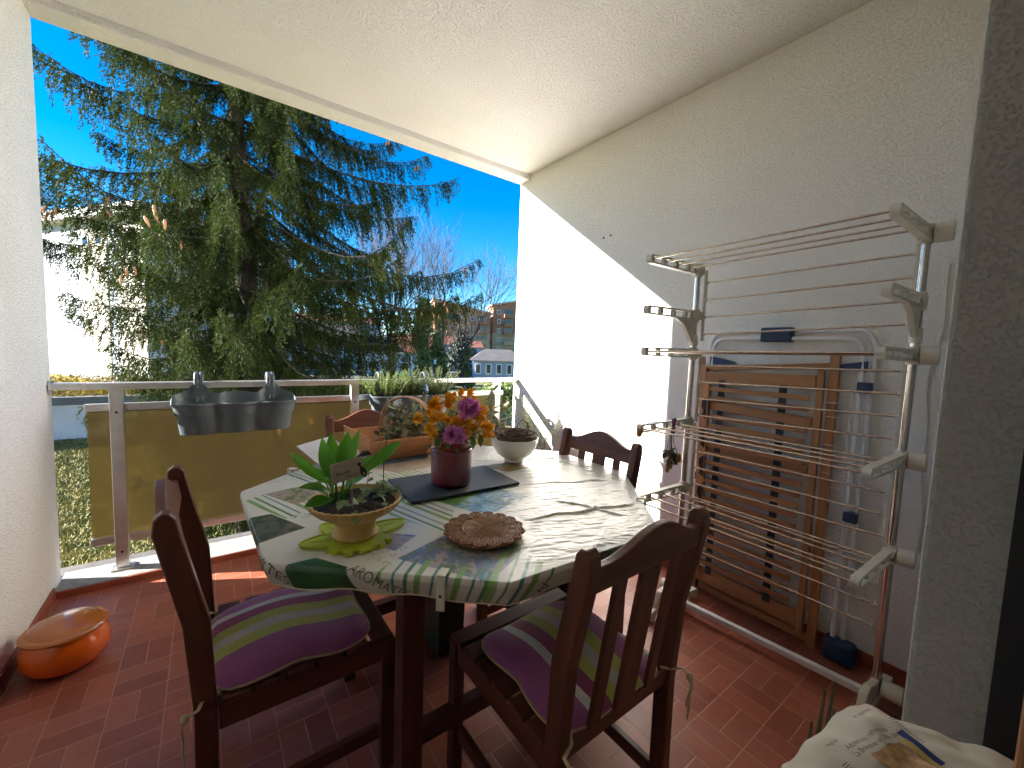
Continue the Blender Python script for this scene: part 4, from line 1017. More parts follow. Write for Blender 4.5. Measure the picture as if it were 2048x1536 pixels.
for x, z, r_ in ((.715, 1.040, .040), (.735, 1.045, .034), (.662, .958, .034), (.690, .950, .030)):
    bloom(Vector((x, 1.222, z))-base, r_, PKF, 90, 1)
fl = MB()
for k in range(150):
    a = g_.uniform(0, 2*PI); el = g_.uniform(-.2, 1.2); d = Vector((math.cos(a)*math.cos(el), math.sin(a)*math.cos(el), math.sin(el)))
    p = Vector((d.x*.09*g_.random(), d.y*.07*g_.random(), g_.uniform(-.03, .06)))
    fl.leaf(p, d, g_.uniform(.025, .05), g_.uniform(.006, .014), (g_.gauss(0, 1), g_.gauss(0, 1), 1), curl=.6, k=4)
for x, z in ((.745, .925), (.650, .935), (.775, .930), (.610, .945)):
    fl.leaf(Vector((x, 1.225, z+.02))-base, (.1*(x-.7)*8, -.3, -1), .05, .024, (0, -1, .3), curl=.3, k=6)
fl.build('foliage', GRN, bq, smooth=60, recalc=False)

# white footed bowl with twigs
WB2 = mat('white_porcelain', (.74, .74, .72), .14, coat=.5)
bw = empty('footed_bowl', (1.098, 1.440, TT), 0, 'plain white footed bowl holding a nest of dark twigs', 'bowl')
MB().lathe([(.040, 0), (.043, .002), (.042, .012), (.048, .016), (.075, .036), (.096, .066), (.106, .096), (.107, .108), (.105, .109), (.102, .104), (.09, .066), (.05, .03), (.0001, .026)], 56).build('bowl', WB2, bw, smooth=40)
TWG = mat('nest_twig', (.10, .060, .045), .85, col2=(.22, .16, .12), vs=40)
nb_ = MB(); g_ = random.Random(6)
for k in range(64):
    r_ = g_.uniform(.045, .101); z = .100+g_.uniform(0, .030); ph = g_.uniform(0, 6.28); sp2 = g_.uniform(2.2, 5.2); tl = g_.uniform(-.012, .012)
    nb_.tube([(r_*(1+.05*math.sin(3*t+k))*math.cos(ph+t), r_*(1+.05*math.cos(2*t+k))*math.sin(ph+t), z+tl*math.sin(t)) for t in np.linspace(0, sp2, 14)], g_.uniform(.0014, .0026), 5)
for (a0, hh) in ((R(28), .055), (R(170), .05)):
    for q in range(3):
        c = Vector((math.cos(a0), math.sin(a0), 0))*.085; s_ = Vector((-math.sin(a0), math.cos(a0), 0))
        nb_.tube([c-s_*.035+Vector((0, 0, .12)), c-s_*.020+Vector((.003*q, 0, .12+hh*.75)), c+Vector((0, .002*q, .12+hh)), c+s_*.022+Vector((0, 0, .12+hh*.7)), c+s_*.034+Vector((0, 0, .115))], .002, 5)
o = nb_.build('twig_nest', TWG, None, smooth=60); o.location = (1.098, 1.440, TT); tag(o, 'round nest of dark woven twigs resting in the white bowl', 'twig nest')

# wooden trug
tg = empty('wooden_trug', (.745, 1.83, TT), R(3), 'light wooden trug basket with bent handle behind the burgundy pot', 'basket')
bl, bw_, tl_, tw_, th_ = .185, .095, .235, .165, .118
def panel(p, th=.006):
    a, b_, c, d = [Vector(q) for q in p]; n_ = (b_-a).cross(d-a).normalized()*th
    return MB().add([a, b_, c, d, a+n_, b_+n_, c+n_, d+n_], [(3, 2, 1, 0), (4, 5, 6, 7), (0, 1, 5, 4), (1, 2, 6, 5), (2, 3, 7, 6), (3, 0, 4, 7)])
MB().bb((-bl, -bw_, 0), (bl, bw_, .006)).build('bottom', BW[0], tg)
z1, z2 = .0062, th_
panel([(bl, -bw_, z1), (-bl, -bw_, z1), (-tl_, -tw_, z2-.02), (tl_, -tw_, z2-.02)]).build('side_board', BW[0], tg, bevel=.0015)
panel([(-bl, bw_, z1), (bl, bw_, z1), (tl_, tw_, z2-.02), (-tl_, tw_, z2-.02)]).build('side_board', BW[0], tg, bevel=.0015)
panel([(-bl, -bw_, z1), (-bl, bw_, z1), (-tl_, tw_, z2), (-tl_, -tw_, z2)]).build('end_board', BW[1], tg, bevel=.0015)
panel([(bl, bw_, z1), (bl, -bw_, z1), (tl_, -tw_, z2), (tl_, tw_, z2)]).build('end_board', BW[1], tg, bevel=.0015)
hp = []
for k in range(25):
    t = PI*k/24; y = -math.cos(t); hp.append((.010-.062*y, y*(.158+.020*math.sin(t)), .06+.200*math.sin(t)**.8))
hp = [(.066, -.112, .012)]+hp+[(-.05, .112, .012)]
hb = MB(); P_ = [Vector(p) for p in hp]; vs = []; fs = []
for i_, p in enumerate(P_):
    tg_ = (P_[min(i_+1, len(P_)-1)]-P_[max(i_-1, 0)]).normalized(); ax = Vector((1, 0, 0)); nn = tg_.cross(ax).normalized()
    vs += [p-ax*.013-nn*.0025, p+ax*.013-nn*.0025, p+ax*.013+nn*.0025, p-ax*.013+nn*.0025]
for i_ in range(len(P_)-1):
    a = i_*4; fs += [(a+j, a+(j+1) % 4, a+4+(j+1) % 4, a+4+j) for j in range(4)]
hb.add(vs, fs).build('handle', mat('bent_ash', (.58, .36, .20), .5, col2=(.48, .27, .14), vs=20), tg, smooth=50)
DRY = mat('dried_leaf', (.13, .145, .075), .85, col2=(.30, .29, .19), vs=28, transl=(.2, .2, .1, .12))
def dried(name, loc, n, spread, L, label, cat, seed, stems=12, up=.3, grp=None, dirb=(0, 0, 0)):
    g = random.Random(seed); mb = MB()
    for k in range(n):
        p = Vector((g.gauss(0, spread[0]), g.gauss(0, spread[1]), abs(g.gauss(0, spread[2]))))
        mb.leaf(p, (g.gauss(0, 1)+dirb[0], g.gauss(0, 1)+dirb[1], g.gauss(up, .6)+dirb[2]), L*g.uniform(.6, 1.2), L*g.uniform(.28, .5), (g.gauss(0, .6), g.gauss(0, .6), 1), curl=g.uniform(-.9, 1.2), k=5, fold=g.uniform(.1, .6), twist=g.uniform(-1, 1))
    t = mb.build(name, DRY, None, smooth=60, recalc=False); t.location = loc
    st = MB()
    for k in range(stems):
        a = Vector((g.gauss(0, spread[0]*.7), g.gauss(0, spread[1]*.7), .01)); st.tube([a, a+Vector((g.gauss(0, .05), g.gauss(0, .03), g.uniform(.02, .06))), a+Vector((g.gauss(dirb[0]*.1, .08), g.gauss(dirb[1]*.1, .05), g.uniform(.04, .10)))], .0012, 5)
    st.build('stems', mat('dry_stem', (.30, .22, .15), .9), t)
    return tag(t, label, cat, grp)
dried('dried_leaves', (.80, 1.85, TT+.05), 240, (.080, .060, .085), .068, 'heap of dried grey green leaves filling the wooden trug', 'dried leaves', 3)
dried('dried_branch', (1.16, 1.80, TT+.02), 75, (.075, .05, .10), .075, 'dried leafy branches lying behind the bouquet at the back of the table', 'dried branch', 5, stems=8, dirb=(1.4, .2, .6))
mb = MB(); mb.tube([(1.05, 1.82, .86), (1.25, 1.84, .93), (1.42, 1.86, .975)], [.003, .0022, .0012], 6); mb.tube([(1.22, 1.84, .92), (1.33, 1.84, .965), (1.36, 1.84, 1.0)], [.002, .0014, .001], 5)
tag(mb.build('bare_twig', TWG, smooth=60), 'thin dark bare twig sticking out to the right of the bouquet', 'twig')
# white cards at the far left of the table
o = MB().box((0, 0, 0), (.15, .20, .003), Matrix.Rotation(R(14), 3, 'X') @ Matrix.Rotation(R(-8), 3, 'Y')).build('white_card', mat('white_paper', (.72, .70, .72), .6)); o.location = (.395, 1.83, TT+.045); o.rotation_euler = (0, 0, R(18)); tag(o, 'blank white card lying at the back left of the table', 'card')
o = MB().tube([(0, 0, 0), (.03, .01, .014), (.065, .0, .018), (.09, -.01, .01)], [.010, .018, .016, .006], 10, flat=.6).build('sunglasses_case', BLACK, smooth=60); o.location = (.50, 1.74, TT+.02); tag(o, 'small dark glossy case beside the left end of the trug', 'case')

# ---------------------------------------------------------------- railing planters
GP = mat('grey_planter_plastic', (.075, .098, .112), .42, col2=(.085, .108, .120), vs=10)
def planter_outline(q=1.0, n=120):
    P_ = []; r0 = .108
    for k in range(n):
        t = 2*PI*k/n; x = .282*math.cos(t)
        w = max(math.sqrt(max(0, r0*r0-(abs(x)-.186)**2)), math.sqrt(max(0, r0*r0-x*x)), .052 if abs(x) < .2 else 0)
        y = w if math.sin(t) >= 0 else -w
        if abs(math.sin(t)) < .02: y = 0
        P_.append((x, y))
    # smooth the waists
    for _ in range(3): P_ = [((P_[i-1][0]+P_[i][0]*2+P_[(i+1) % n][0])/4, (P_[i-1][1]+P_[i][1]*2+P_[(i+1) % n][1])/4) for i in range(n)]
    return P_
def planter(x, y, label):
    t = empty('railing_planter', (x, y-.02, .755), 0, label, 'planter', 'grey three pot planters hooked on the handrail')
    out = planter_outline(); n = len(out); lv = [(.60, 0), (.68, .004), (.76, .06), (.85, .12), (.94, .150), (1.0, .163), (1.025, .170), (1.03, .176), (1.00, .180), (.965, .172), (.93, .13), (.90, .105)]
    vs = []; fs = []
    for li, (s_, z) in enumerate(lv):
        for (px, py) in out:
            hk = sum(math.exp(-((px-c)/.045)**2) for c in (-.170, .170)) if py > 0 else 0
            top = max(0, (z-.12)/.06); top = min(1, top)
            zz = z+top*(.030*max(0, py/.10)-.012*(py < 0)+.050*hk*(py/.10 if py > 0 else 0))
            vs.append((px*(1-(1-s_)*.35) if s_ < 1 else px*(1+(s_-1)*.4), py*s_, zz))
    for i_ in range(len(lv)-1):
        for j in range(n): j2 = (j+1) % n; fs.append((i_*n+j, i_*n+j2, (i_+1)*n+j2, (i_+1)*n+j))
    fs.append(tuple(range(n-1, -1, -1)))
    MB().add(vs, fs).build('trough', GP, t, smooth=50)
    s_ = MB(); s_.add([(px*.955, py*.89, .128+.006*mnoise.noise(Vector((px*30, py*30, 1)))) for px, py in out], [tuple(range(n))]); s_.build('soil', SOIL, t)
    for c in (-.170, .170):
        hk = MB()
        for q in (-.011, .011):
            yy = [(.092, .17), (.100, .215), (.108, .255), (.110, .290), (.120, .312), (.140, .322), (.166, .320), (.186, .308), (.196, .285), (.194, .262)]
            hk.tube([(c+q, a-.0, b_-.012) for a, b_ in yy], [.013, .011, .0105, .0105, .0105, .0105, .0105, .0105, .010, .008], 8, flat=.7)
        hk.prism([(c-.048, .172), (c-.028, .195), (c-.014, .235), (c+.014, .235), (c+.028, .195), (c+.048, .172)], lambda u, v, q: Vector((u, q, v)), .090, .104)
        hk.build('hook', GP, t, smooth=50)
    return t
planter(.128, 2.715, 'empty grey three pot planter hanging left on the handrail')
planter(1.135, 2.725, 'grey three pot planter with green herbs hanging right on the handrail')
HERB = mat('herb_leaf', (.08, .15, .035), .6, col2=(.22, .29, .09), vs=26, transl=(.25, .35, .1, .3))
HERB2 = mat('rosemary_leaf', (.07, .115, .05), .6, col2=(.16, .21, .11), vs=26, transl=(.2, .28, .1, .25))
def herb(name, loc, n, spread, h, label, cat, seed, m_, grp=None, needle=(.018, .005), lean=.10, step=.007, sy=.4):
    g = random.Random(seed); t = empty(name, loc, 0, label, cat, grp); st = MB(); lf = MB()
    for k in range(n):
        x, y = g.gauss(0, spread), g.gauss(0, spread*sy); H_ = h*g.uniform(.45, 1.08); dx, dy = x*1.2+g.gauss(0, lean)*H_, y+g.gauss(0, lean)*H_
        P_ = [Vector((x*.6, y*.6, 0)), Vector((x*.8+dx*.25, y*.8+dy*.25, H_*.5)), Vector((x*.8+dx*.8+g.gauss(0, .01), y*.8+dy*.8, H_))]
        st.tube(P_, [.0018, .0014, .0008], 4)
        m = int(H_*.85/step)
        for j in range(m):
            f_ = .12+.88*j/m; p = P_[0].lerp(P_[1], f_*2) if f_ < .5 else P_[1].lerp(P_[2], f_*2-1)
            a = j*2.4+k; sc_ = .6+.6*math.sin(PI*min(1, f_*.9+.1))
            for q in range(2):
                aa = a+q*PI
                lf.leaf(p, (math.cos(aa), math.sin(aa), g.uniform(.4, 1.2)), needle[0]*sc_*g.uniform(.8, 1.3), needle[1]*g.uniform(.8, 1.3), (0, 0, 1), curl=.3, k=2)
    st.build('stems', mat('herb_stem', (.20, .17, .08), .8), t); lf.build('foliage', m_, t, recalc=False)
    return t
herb('herb_plant', (.97, 2.725, .875), 58, .062, .205, 'bright green bushy herb at the left of the right railing planter', 'herb', 1, HERB, 'herbs in the railing planter', (.016, .008))
herb('herb_plant', (1.14, 2.725, .875), 38, .040, .215, 'bright green herb in the middle of the right railing planter', 'herb', 2, HERB, 'herbs in the railing planter', (.016, .008))
herb('herb_plant', (1.325, 2.725, .875), 48, .052, .235, 'grey green herb at the right of the right railing planter', 'herb', 3, HERB2, 'herbs in the railing planter', (.018, .007))
BG = mat('blue_glass', (.30, .48, .80), .05, trans=.75, spec=.6)
o = MB().lathe([(.0001, -.02), (.006, -.015), (.007, .02), (.020, .045), (.027, .075), (.022, .105), (.008, .120), (.0001, .122)], 20).build('watering_bulb', BG, smooth=60); o.location = (1.235, 2.69, .875); tag(o, 'blue glass watering bulb stuck between the herbs in the railing planter', 'watering bulb')
# rosemary in a floor pot
rp = empty('terracotta_pot', (1.86, 2.38, 0), 0, 'tall terracotta flower pot in the corner by the sunlit wall', 'pot')
MB().lathe([(.11, 0), (.115, .01), (.145, .42), (.16, .425), (.162, .50), (.150, .502), (.145, .46), (.0001, .455)], 40).build('pot_body', SKIRT, rp, smooth=40)
HERB3 = mat('rosemary_needle', (.050, .085, .030), .6, col2=(.11, .15, .065), vs=26, transl=(.1, .15, .05, .2))
herb('rosemary_plant', (1.90, 2.33, .46), 17, .075, .44, 'tall rosemary with upright sprigs in front of the sunlit wall', 'rosemary', 7, HERB3, None, (.030, .0065), .16, .008, .8)
herb('rosemary_plant', (1.98, 2.22, .36), 7, .045, .54, 'thin rosemary sprigs close to the wall right of the tall one', 'rosemary', 17, HERB3, None, (.028, .0065), .14, .009, .8)
rp2 = empty('terracotta_pot', (1.98, 2.22, 0), 0, 'smaller terracotta flower pot against the wall near the table', 'pot')
MB().lathe([(.08, 0), (.085, .01), (.105, .30), (.118, .305), (.12, .37), (.108, .372), (.104, .34), (.0001, .335)], 36).build('pot_body', SKIRT, rp2, smooth=40)

# ---------------------------------------------------------------- tower clothes airer
ar = empty('tower_airer', (1.89, .685, 0), 0, 'tall tower clothes airer with steel rods and cream plastic joints', 'clothes airer')
FAR, NEAR = Vector((-.035, .375, 0)), Vector((.035, -.375, 0)); AX = (NEAR-FAR).normalized(); OUT = Vector((-1, .035, 0)).normalized()
def apole(P0, z0, z1): return MB().tube([P0+Vector((0, 0, z0)), P0+Vector((0, 0, z1))], .0125, 16).build('pole', CHROME, ar, smooth=40)
apole(FAR, .08, 1.66); apole(NEAR, .08, 1.68)
def obar(name, pts, r=.0042, mt=RODM, n=8): return MB().tube(pts, r, n).build(name, mt, ar, smooth=50)
def arm(P0, z, side, drop=0, gus=False):
    mb = MB(); d = OUT; zz = Vector((0, 0, 1)); L_ = .355
    in_ = AX*(.0 if side < 0 else 0)
    fnp = lambda u, v, q: P0+d*u+zz*(v+z)+AX*q
    # two thin flanges with round bosses between
    for v0 in (.0185, -.0185):
        mb.prism([(-.02, v0-.0035), (L_, v0*.8-.0035), (L_, v0*.8+.0035), (-.02, v0+.0035)], fnp, -.012, .012)
    mb.prism([(L_+.012*math.cos(t), .0182*math.sin(t)) for t in np.linspace(-PI/2, PI/2, 9)]+[(L_-.008, .015), (L_-.008, -.015)], fnp, -.0118, .0118)
    mb.prism([(-.02, .015), (-.02, -.015), (.055, -.015), (.055, .015)], fnp, -.010, .010)
    for k in range(4):
        u = .085+k*.09; mb.tube([P0+d*u+zz*z-AX*.008, P0+d*u+zz*z+AX*.008], 0.0135, 12)
        mb.box(P0+d*u+zz*z, (.007, .018, .036), Matrix((d, AX, zz)).transposed())
    if gus: mb.prism([(.012, -.016), (.012, -.12), (.03, -.12), (.10, -.045), (.17, -.0165)], fnp, -.008, .008)
    o = mb.build('arm', PLAST, ar, smooth=40)
    cl = MB().tube([P0+zz*(z-.03), P0+zz*(z+.03)], .0185, 16); 
    if gus: MB().tube([P0+zz*(z-.14), P0+zz*(z-.09)], .0175, 16).build('lower_clamp', PLAST, o, smooth=40)
    cl.prism([(-.022, .02), (-.022, -.02), (.028, -.02), (.05, 0), (.028, .02)], fnp, -.017, .017)
    cl.build('clamp', PLAST, o, smooth=40)
    if side > 0 and not gus:
        MB().lathe([(.012, .014), (.029, .018), (.031, .026), (.031, .060), (.028, .064), (.0001, .063)], 28, P0+zz*z, M=AX.to_track_quat('Z', 'Y').to_matrix()).build('knob', PLAST, o, smooth=35)
    return o
for lv_, (zf, zn, rods) in enumerate(((1.655, 1.685, 1), (1.445, 1.465, 0), (1.268, 1.283, 1), (.935, .925, 1), (.615, .585, 1))):
    arm(FAR, zf, -1, gus=not rods); arm(NEAR, zn, 1, gus=not rods)
    if rods:
        for k in range(4):
            u = .085+k*.09; obar('rod', [FAR+OUT*u+Vector((0, 0, zf)), NEAR+OUT*u+Vector((0, 0, zn))])
        ob = MB()
        for P0, s_ in ((FAR, 1), (NEAR, -1)):
            z_ = zf if s_ > 0 else zn
            fp = MB(); q0 = P0+AX*(.022*s_)-OUT*.028
            fp.beam(q0+Vector((0, 0, z_)), q0+Vector((0, 0, z_-.325)), .010, .014, up=OUT)
            for k in range(4): fp.tube([q0+Vector((0, 0, z_-.055-.08*k)), q0+AX*.012*s_+Vector((0, 0, z_-.055-.08*k))], .0085, 10)
            fp.build('hanging_strip', PLAST, ar, smooth=40, bevel=.001)
        for k in range(4):
            obar('rod', [FAR+AX*.03-OUT*.028+Vector((0, 0, zf-.055-.08*k)), NEAR-AX*.03-OUT*.028+Vector((0, 0, zn-.055-.08*k))])
MB().beam(FAR+Vector((0, 0, .045)), NEAR+Vector((0, 0, .045)), .026, .026).build('base_bar', WPAINT, ar, bevel=.004)
for P0, s_ in ((FAR, -1), (NEAR, 1)):
    ft = MB(); fnp = lambda u, v, q: P0+OUT*u+Vector((0, 0, v))+AX*q
    pts = [(.03, .03), (.14, .03), (.165, .05), (.165, .085), (.14, .125), (.10, .135), (.05, .120), (-.03, .115), (-.05, .09), (-.05, .03)]
    ft.prism(pts, fnp, -.012, .012)
    for u in (-.16, .19): ft.beam(P0+Vector((0, 0, .045)), P0+OUT*u+Vector((0, 0, .040)), .03, .022)
    f_ = ft.build('foot', PLAST, ar, bevel=.004)
    for u in (-.16, .19):
        MB().tube([P0+OUT*u-AX*.014+Vector((0, 0, .026)), P0+OUT*u+AX*.014+Vector((0, 0, .026))], .026, 20).build('caster', PLAST, f_, smooth=40)
    MB().tube([P0+AX*.016*s_+Vector((0, 0, .09)), P0+AX*.075*s_+Vector((0, 0, .09))], .030, 24).build('foot_knob', PLAST, f_, smooth=40, bevel=.004)

# dried roses and peg
RO = mat('dried_rose', (.62, .30, .06), .8, col2=(.40, .17, .04), vs=40, transl=(.6, .3, .08, .2)); RST = mat('dried_stem', (.07, .065, .04), .9, col2=(.15, .13, .08), vs=50)
def rose(mb, c, r, d=(0, 0, -1)):
    d = Vector(d).normalized()
    for k in range(12):
        a = k*2.4; o1 = d.orthogonal().normalized(); o2 = d.cross(o1); q = (o1*math.cos(a)+o2*math.sin(a))
        mb.leaf(Vector(c)-d*r+q*r*(.15+.5*k/12), d+q*.25, r*2.1, r*1.3, q, curl=.5, k=5, fold=-.5)
rs = empty('dried_rose_bunch', (1.625, 1.0, .925), 0, 'bunch of dried yellow orange roses hanging upside down from the airer', 'dried roses')
g_ = random.Random(2); st = MB(); hd = MB(); lf = MB()
for k in range(8):
    e_ = Vector((g_.gauss(0, .020), g_.gauss(0, .018), -g_.uniform(.12, .175))); st.tube([(g_.gauss(0, .003), 0, .015), (e_.x*.35, e_.y*.35, -.05), e_], .0014, 5)
    if k < 5: rose(hd, e_, .014 if k else .019)
    for q in range(5): lf.leaf(e_*g_.uniform(.6, 1), (g_.gauss(0, 1), g_.gauss(0, 1), -.6), .035, .016, (g_.gauss(0, 1), g_.gauss(0, 1), 1), curl=1, k=4, twist=.6)
st.build('stems', RST, rs, smooth=60); hd.build('rose_heads', RO, rs, smooth=60, recalc=False); lf.build('leaves', RST, rs, smooth=60, recalc=False)
r1 = empty('dried_rose', (1.468, 1.05, .935), 0, 'single pale dried rose stuck on the tip of the airer arm', 'dried rose')
mb = MB(); rose(mb, (0, 0, -.012), .019, (-.5, 0, -1)); mb.build('rose_head', RO, r1, smooth=60, recalc=False)
MB().tube([(.005, 0, .005), (.07, .0, .027), (.15, -.01, .022)], .0016, 5).build('stem', RST, r1, smooth=60)
pg = empty('clothes_peg', (1.640, 1.0, .935), R(10), 'purple clothes peg clipped on the airer above the dried roses', 'peg')
PUR = mat('purple_plastic', (.12, .03, .10), .4)
MB().prism([(-.006, -.03), (-.002, -.03), (-.001, .01), (-.009, .045), (-.013, .045), (-.007, .005)], lambda u, v, q: Vector((u, q, v)), -.005, .005).build('peg_half', PUR, pg)
MB().prism([(.006, -.03), (.002, -.03), (.001, .01), (.009, .045), (.013, .045), (.007, .005)], lambda u, v, q: Vector((u, q, v)), -.005, .005).build('peg_half', PUR, pg)
MB().tube([(-.007, 0, .004), (.007, 0, .004)], .0035, 10).build('spring', ALU, pg)

# ---------------------------------------------------------------- folded wooden slatted lounger against the wall
wl = empty('folded_slatted_chair', (2.10, .82, 0), 0, 'folded teak slatted chair leaning upright against the white wall', 'folded chair')
def wbar(name, a, b_, w, h, mt, up=(1, 0, 0)): return MB().beam(a, b_, w, h, up).build(name, mt, wl, bevel=.003)
# stiles run in z, leaning slightly to the wall
wbar('stile', (.0, -.262, .0), (.025, -.243, 1.285), .035, .022, PW[2]); wbar('stile', (.0, .262, 0.4), (.025, .338, 1.255), .028, .022, PW[2])
wbar('stile', (-.026, -.222, .05), (.0, -.206, 1.22), .026, .022, PW[2]); wbar('stile', (-.026, .272, .02), (.0, .306, 1.20), .026, .022, PW[2])
wbar('stile', (-.050, .245, .10), (-.026, .268, 1.13), .024, .022, PW[2])
wbar('top_rail', (.025, -.225, 1.235), (.022, .325, 1.195), .024, .018, PW[1]); wbar('cross_rail', (.0, -.19, 1.165), (.0, .292, 1.15), .055, .018, PW[1])
wbar('bottom_rail', (-.026, -.208, .115), (-.026, .258, .115), .075, .018, PW[1]); wbar('cross_rail', (-.0, -.245, .035), (-.0, .25, .035), .03, .02, PW[1])
wbar('cross_rail', (-.012, -.19, .985), (-.012, .255, 1.01), .045, .016, PW[1]); wbar('cross_rail', (-.012, -.19, .78), (-.012, .255, .79), .045, .016, PW[1])
k = 0; z = .19
while z < 1.14:
    if not (.95 < z < 1.03):
        MB().bb((-.050+.024*z-.007, -.178+.004*math.sin(k), z-.011), (-.050+.024*z+.007, .235+.02*z, z+.011)).build('slat', PW[1], wl, bevel=.002)
    z += .0475; k += 1
for y in (-.085, .19): MB().add([(-.038, y-.016, .13), (-.038, y+.016, .13), (-.012, y+.016+.015, 1.14), (-.012, y-.016+.015, 1.14), (-.0365, y-.016, .13), (-.0365, y+.016, .13), (-.0105, y+.016+.015, 1.14), (-.0105, y-.016+.015, 1.14)], [(0, 1, 2, 3), (7, 6, 5, 4), (0, 4, 5, 1), (1, 5, 6, 2), (2, 6, 7, 3), (3, 7, 4, 0)]).build('strap', STRAP, wl)
hk = MB()
for q in range(5):
    z = .40+q*.15; hk.prism([(-.009, z-.06), (.011, z-.045), (.004, z-.02), (.014, z), (.012, z+.03), (-.009, z+.05)], lambda u, v, w_: Vector((w_, .240+.02*v+u, v)), -.066, -.061)
hk.build('notched_bracket', BLACK, wl)
# ---------------------------------------------------------------- folding white airer behind
fa = empty('folding_airer', (2.145, .80, 0), 0, 'folded white wing airer with navy joints leaning flat on the wall', 'clothes airer')
def utube(r, y0, y1, z0, z1, x0, x1, rc, name='frame'):
    pts = [(x0, y0, z0)]; 
    for k in range(7): a = PI/2*k/6; pts.append((x1, y0+rc-rc*math.cos(a), z1-rc+rc*math.sin(a)))
    for k in range(7): a = PI/2*k/6; pts.append((x1, y1-rc+rc*math.sin(a), z1-rc+rc*math.cos(a)))
    pts.append((x0, y1, z0)); return MB().tube(pts, r, 12).build(name, WPAINT, fa, smooth=50)
utube(.0095, -.345, .325, .06, 1.385, -.035, .0, .07); utube(.0095, -.315, .300, .10, 1.350, -.050, -.018, .06)
MB().bb((-.034, -.055, 1.335), (.010, .075, 1.402)).build('hinge_clamp', NAVY, fa, bevel=.006)
for y, s_ in ((-.330, 1), (.312, -1)):
    MB().prism([(0, .0), (0, .045), (s_*.12, .022), (s_*.14, .010)], lambda u, v, q: Vector((q, y+u, 1.215+v)), -.028, -.014).build('wing_bracket', NAVY, fa, bevel=.003)
    MB().bb((-.052, y-.022, 1.13), (-.008, y+.022, 1.175)).build('joint_sleeve', NAVY, fa, bevel=.004)
    MB().bb((-.060, y-.022, .60), (-.018, y+.022, .64)).build('joint_sleeve', NAVY, fa, bevel=.004)
MB().bb((-.075, -.395, .0), (-.012, -.285, .10)).build('foot_cap', NAVY, fa, bevel=.02); MB().bb((-.055, .285, .0), (-.015, .34, .06)).build('foot_cap', NAVY, fa, bevel=.015)
wr = MB()
for k in range(16): wr.tube([(-.040, -.30, .18+.06*k), (-.040, .28, .18+.06*k)], .0018, 5)
for y in (-.292, .272): wr.tube([(-.040, y, .16), (-.028, y, 1.14)], .004, 6)
wr.build('wires', WPAINT, fa)

# ---------------------------------------------------------------- newspaper bundle in the doorway corner
stl = empty('wooden_stool', (.47, .02, 0), R(10), 'small wooden stool under the newspaper bundle at lower right', 'stool')
MB().bb((-.13, -.13, .66), (.13, .13, .69)).build('seat', DW[0], stl, bevel=.006)
for sx in (-1, 1):
    for sy in (-1, 1): MB().bb((sx*.105-.014, sy*.105-.014, 0), (sx*.105+.014, sy*.105+.014, .659)).build('leg', DW[2], stl)
NP = mat('newsprint', (.58, .54, .47), .9, col2=(.50, .45, .38), vs=14, bump=.3, bs=40)
nw = empty('newspaper_bundle', (.50, .03, .692), 0, 'bundle wrapped in old newspaper with a printed headline at the bottom right corner', 'newspaper')
OUTL = [(.300, .050), (.345, .115), (.44, .128), (.50, .124), (.555, .118), (.592, .102), (.612, .066), (.630, .022), (.640, -.03), (.60, -.13), (.45, -.17), (.30, -.12)]
def nz(x, y): return .180+.010*mnoise.noise(Vector((x*16, y*16, 2)))+.005*mnoise.noise(Vector((x*45, y*45, 5)))
cx0, cy0 = .48, -.01; K = 26; n = 96; vs = []; fs = []
def outl(t):
    t = t*len(OUTL); i_ = int(t) % len(OUTL); f_ = t-int(t); a, b_ = OUTL[i_], OUTL[(i_+1) % len(OUTL)]; return a[0]+(b_[0]-a[0])*f_, a[1]+(b_[1]-a[1])*f_
for i_ in range(K+1):
    q = i_/K
    for j in range(n):
        x, y = outl(j/n); w_ = 1+.006*math.sin(j*.9)+.010*math.sin(j*.37+1); x = cx0+(x-cx0)*q*w_; y = cy0+(y-cy0)*q*w_; vs.append((x-.50, y-.03, nz(x, y)-.012*q**6))
for i_ in range(1, 7):
    for j in range(n):
        x, y = outl(j/n); w_ = 1+.006*math.sin(j*.9)+.010*math.sin(j*.37+1)-.03*i_/6-.01*math.sin(j*.6+i_); x = cx0+(x-cx0)*w_; y = cy0+(y-cy0)*w_; vs.append((x-.50, y-.03, (nz(x, y)-.012)*(1-i_/6)+.0))
for i_ in range(K+6):
    for j in range(n): j2 = (j+1) % n; fs.append((i_*n+j, (i_+1)*n+j, (i_+1)*n+j2, i_*n+j2))
fs.append(tuple((K+6)*n+j for j in range(n-1, -1, -1)))
MB().add(vs, fs).build('paper', NP, nw, smooth=50)
def np_put(vs2, fs2, org, ang, m_, name, lift=.0014):
    c, s_ = math.cos(ang), math.sin(ang); out = []
    for x, y, *_ in vs2:
        X = org[0]+x*c-y*s_; Y = org[1]+x*s_+y*c; out.append((X-.50, Y-.03, nz(X, Y)+lift+.0012))
    mb = MB(); mb.add(out, fs2); return mb.build(name, m_, nw, recalc=False)
NI = mat('news_ink', (.06, .06, .065), .9)
ANG = R(-15)
for body, org, sz in (('Adolescents réfractaires', (.492, .0925), .0066), ('La Brévenne un jardin idéal', (.4905, .0855), .0066), ('samedi 14', (.478, .106), .0042), ('le supplément', (.540, .099), .0050)):
    v_, f_ = text_tris(body, sz, 0); np_put(v_, f_, org, ANG, NI, 'headline')
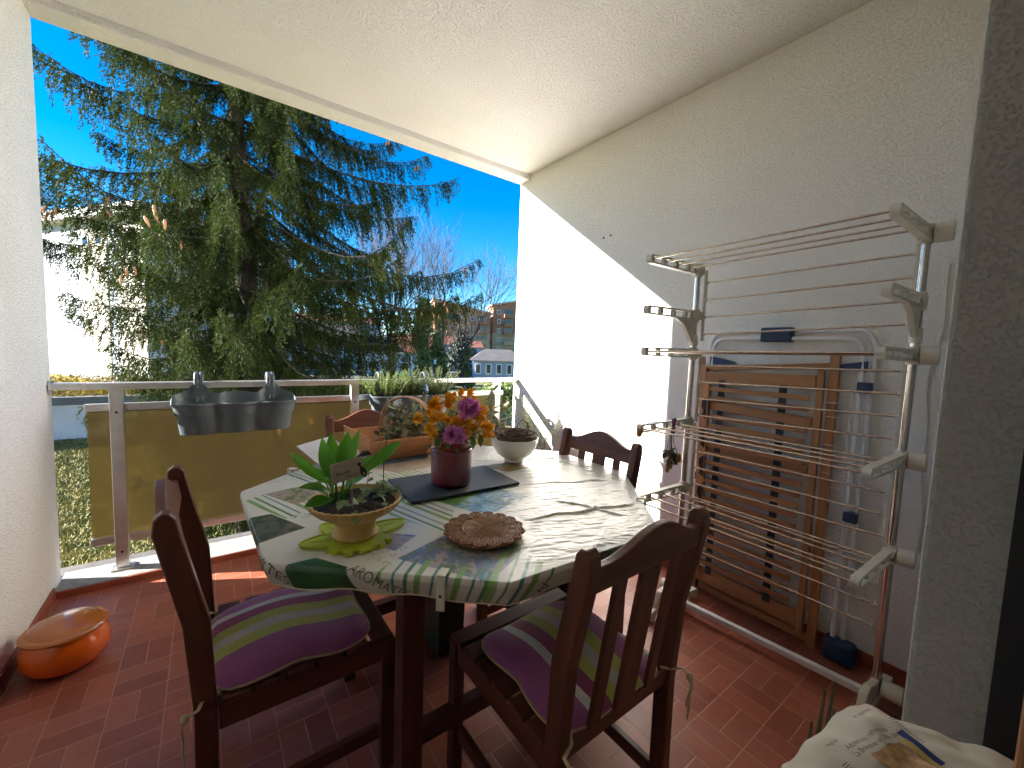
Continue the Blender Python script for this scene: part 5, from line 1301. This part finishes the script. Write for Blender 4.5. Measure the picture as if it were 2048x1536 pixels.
def grid(w, h, nx=14, ny=8):
    return [(w*i_/nx, h*j/ny) for j in range(ny+1) for i_ in range(nx+1)], [(j*(nx+1)+i_, j*(nx+1)+i_+1, (j+1)*(nx+1)+i_+1, (j+1)*(nx+1)+i_) for j in range(ny) for i_ in range(nx)]
v_, f_ = grid(.048, .034); np_put(v_, f_, (.494, .046), ANG, mat('news_photo', (.30, .16, .10), .8, col2=(.50, .34, .14), vs=120), 'news_picture', .0008)
v_, f_ = grid(.026, .020); np_put(v_, f_, (.455, .062), ANG, mat('news_photo_blue', (.16, .22, .34), .8, col2=(.45, .45, .42), vs=90), 'news_picture', .0008)
v_, f_ = grid(.0085, .034); np_put(v_, f_, (.549, .037), ANG, mat('news_blue', (.03, .05, .20), .8), 'news_picture', .0009)
v_, f_ = grid(.005, .030); np_put(v_, f_, (.543, .036), ANG, mat('news_yellow', (.55, .40, .10), .8), 'news_picture', .0008)
for c0 in range(4):
    for r_ in range(12):
        c1, s1 = math.cos(ANG), math.sin(ANG); ux, uy = .010+c0*.012, -.012-r_*.0022
        if c0 == 0 or r_ > 14: pass
        v_, f_ = grid(.0095*rnd.uniform(.7, 1), .0006, 4, 1); np_put(v_, f_, (.440+ux*c1-uy*s1*1, .112+ux*s1+uy*c1) if c0 < 3 else (.568+.002, .078-r_*.0022), ANG, NI, 'text_line', .0007)
st = MB(); g_ = random.Random(9)
for k in range(5):
    a = Vector((.520+.012*k, .130-.003*k, .77)); e_ = Vector((.050+g_.gauss(0, .012), .010, .085+g_.uniform(-.03, .01)))
    st.tube([a, a+e_*.5+Vector((-.006, 0, .004)), a+e_], [.0030, .0024, .0012], 6)
tag(st.build('dry_stalks', mat('dry_stalk', (.10, .075, .04), .9, col2=(.03, .05, .03), vs=60), smooth=60, recalc=False), 'thin dark withered stalks poking out behind the newspaper bundle', 'stalks')

cdp = [(2.158, .285+.010*math.sin(z*7)+.006*math.sin(z*17), z) for z in np.linspace(1.62, .50, 40)]
tag(MB().tube(cdp, .0028, 6).build('hanging_string', PLAST, smooth=60), 'thin pale string hanging down the side wall beside the near airer pole', 'string')
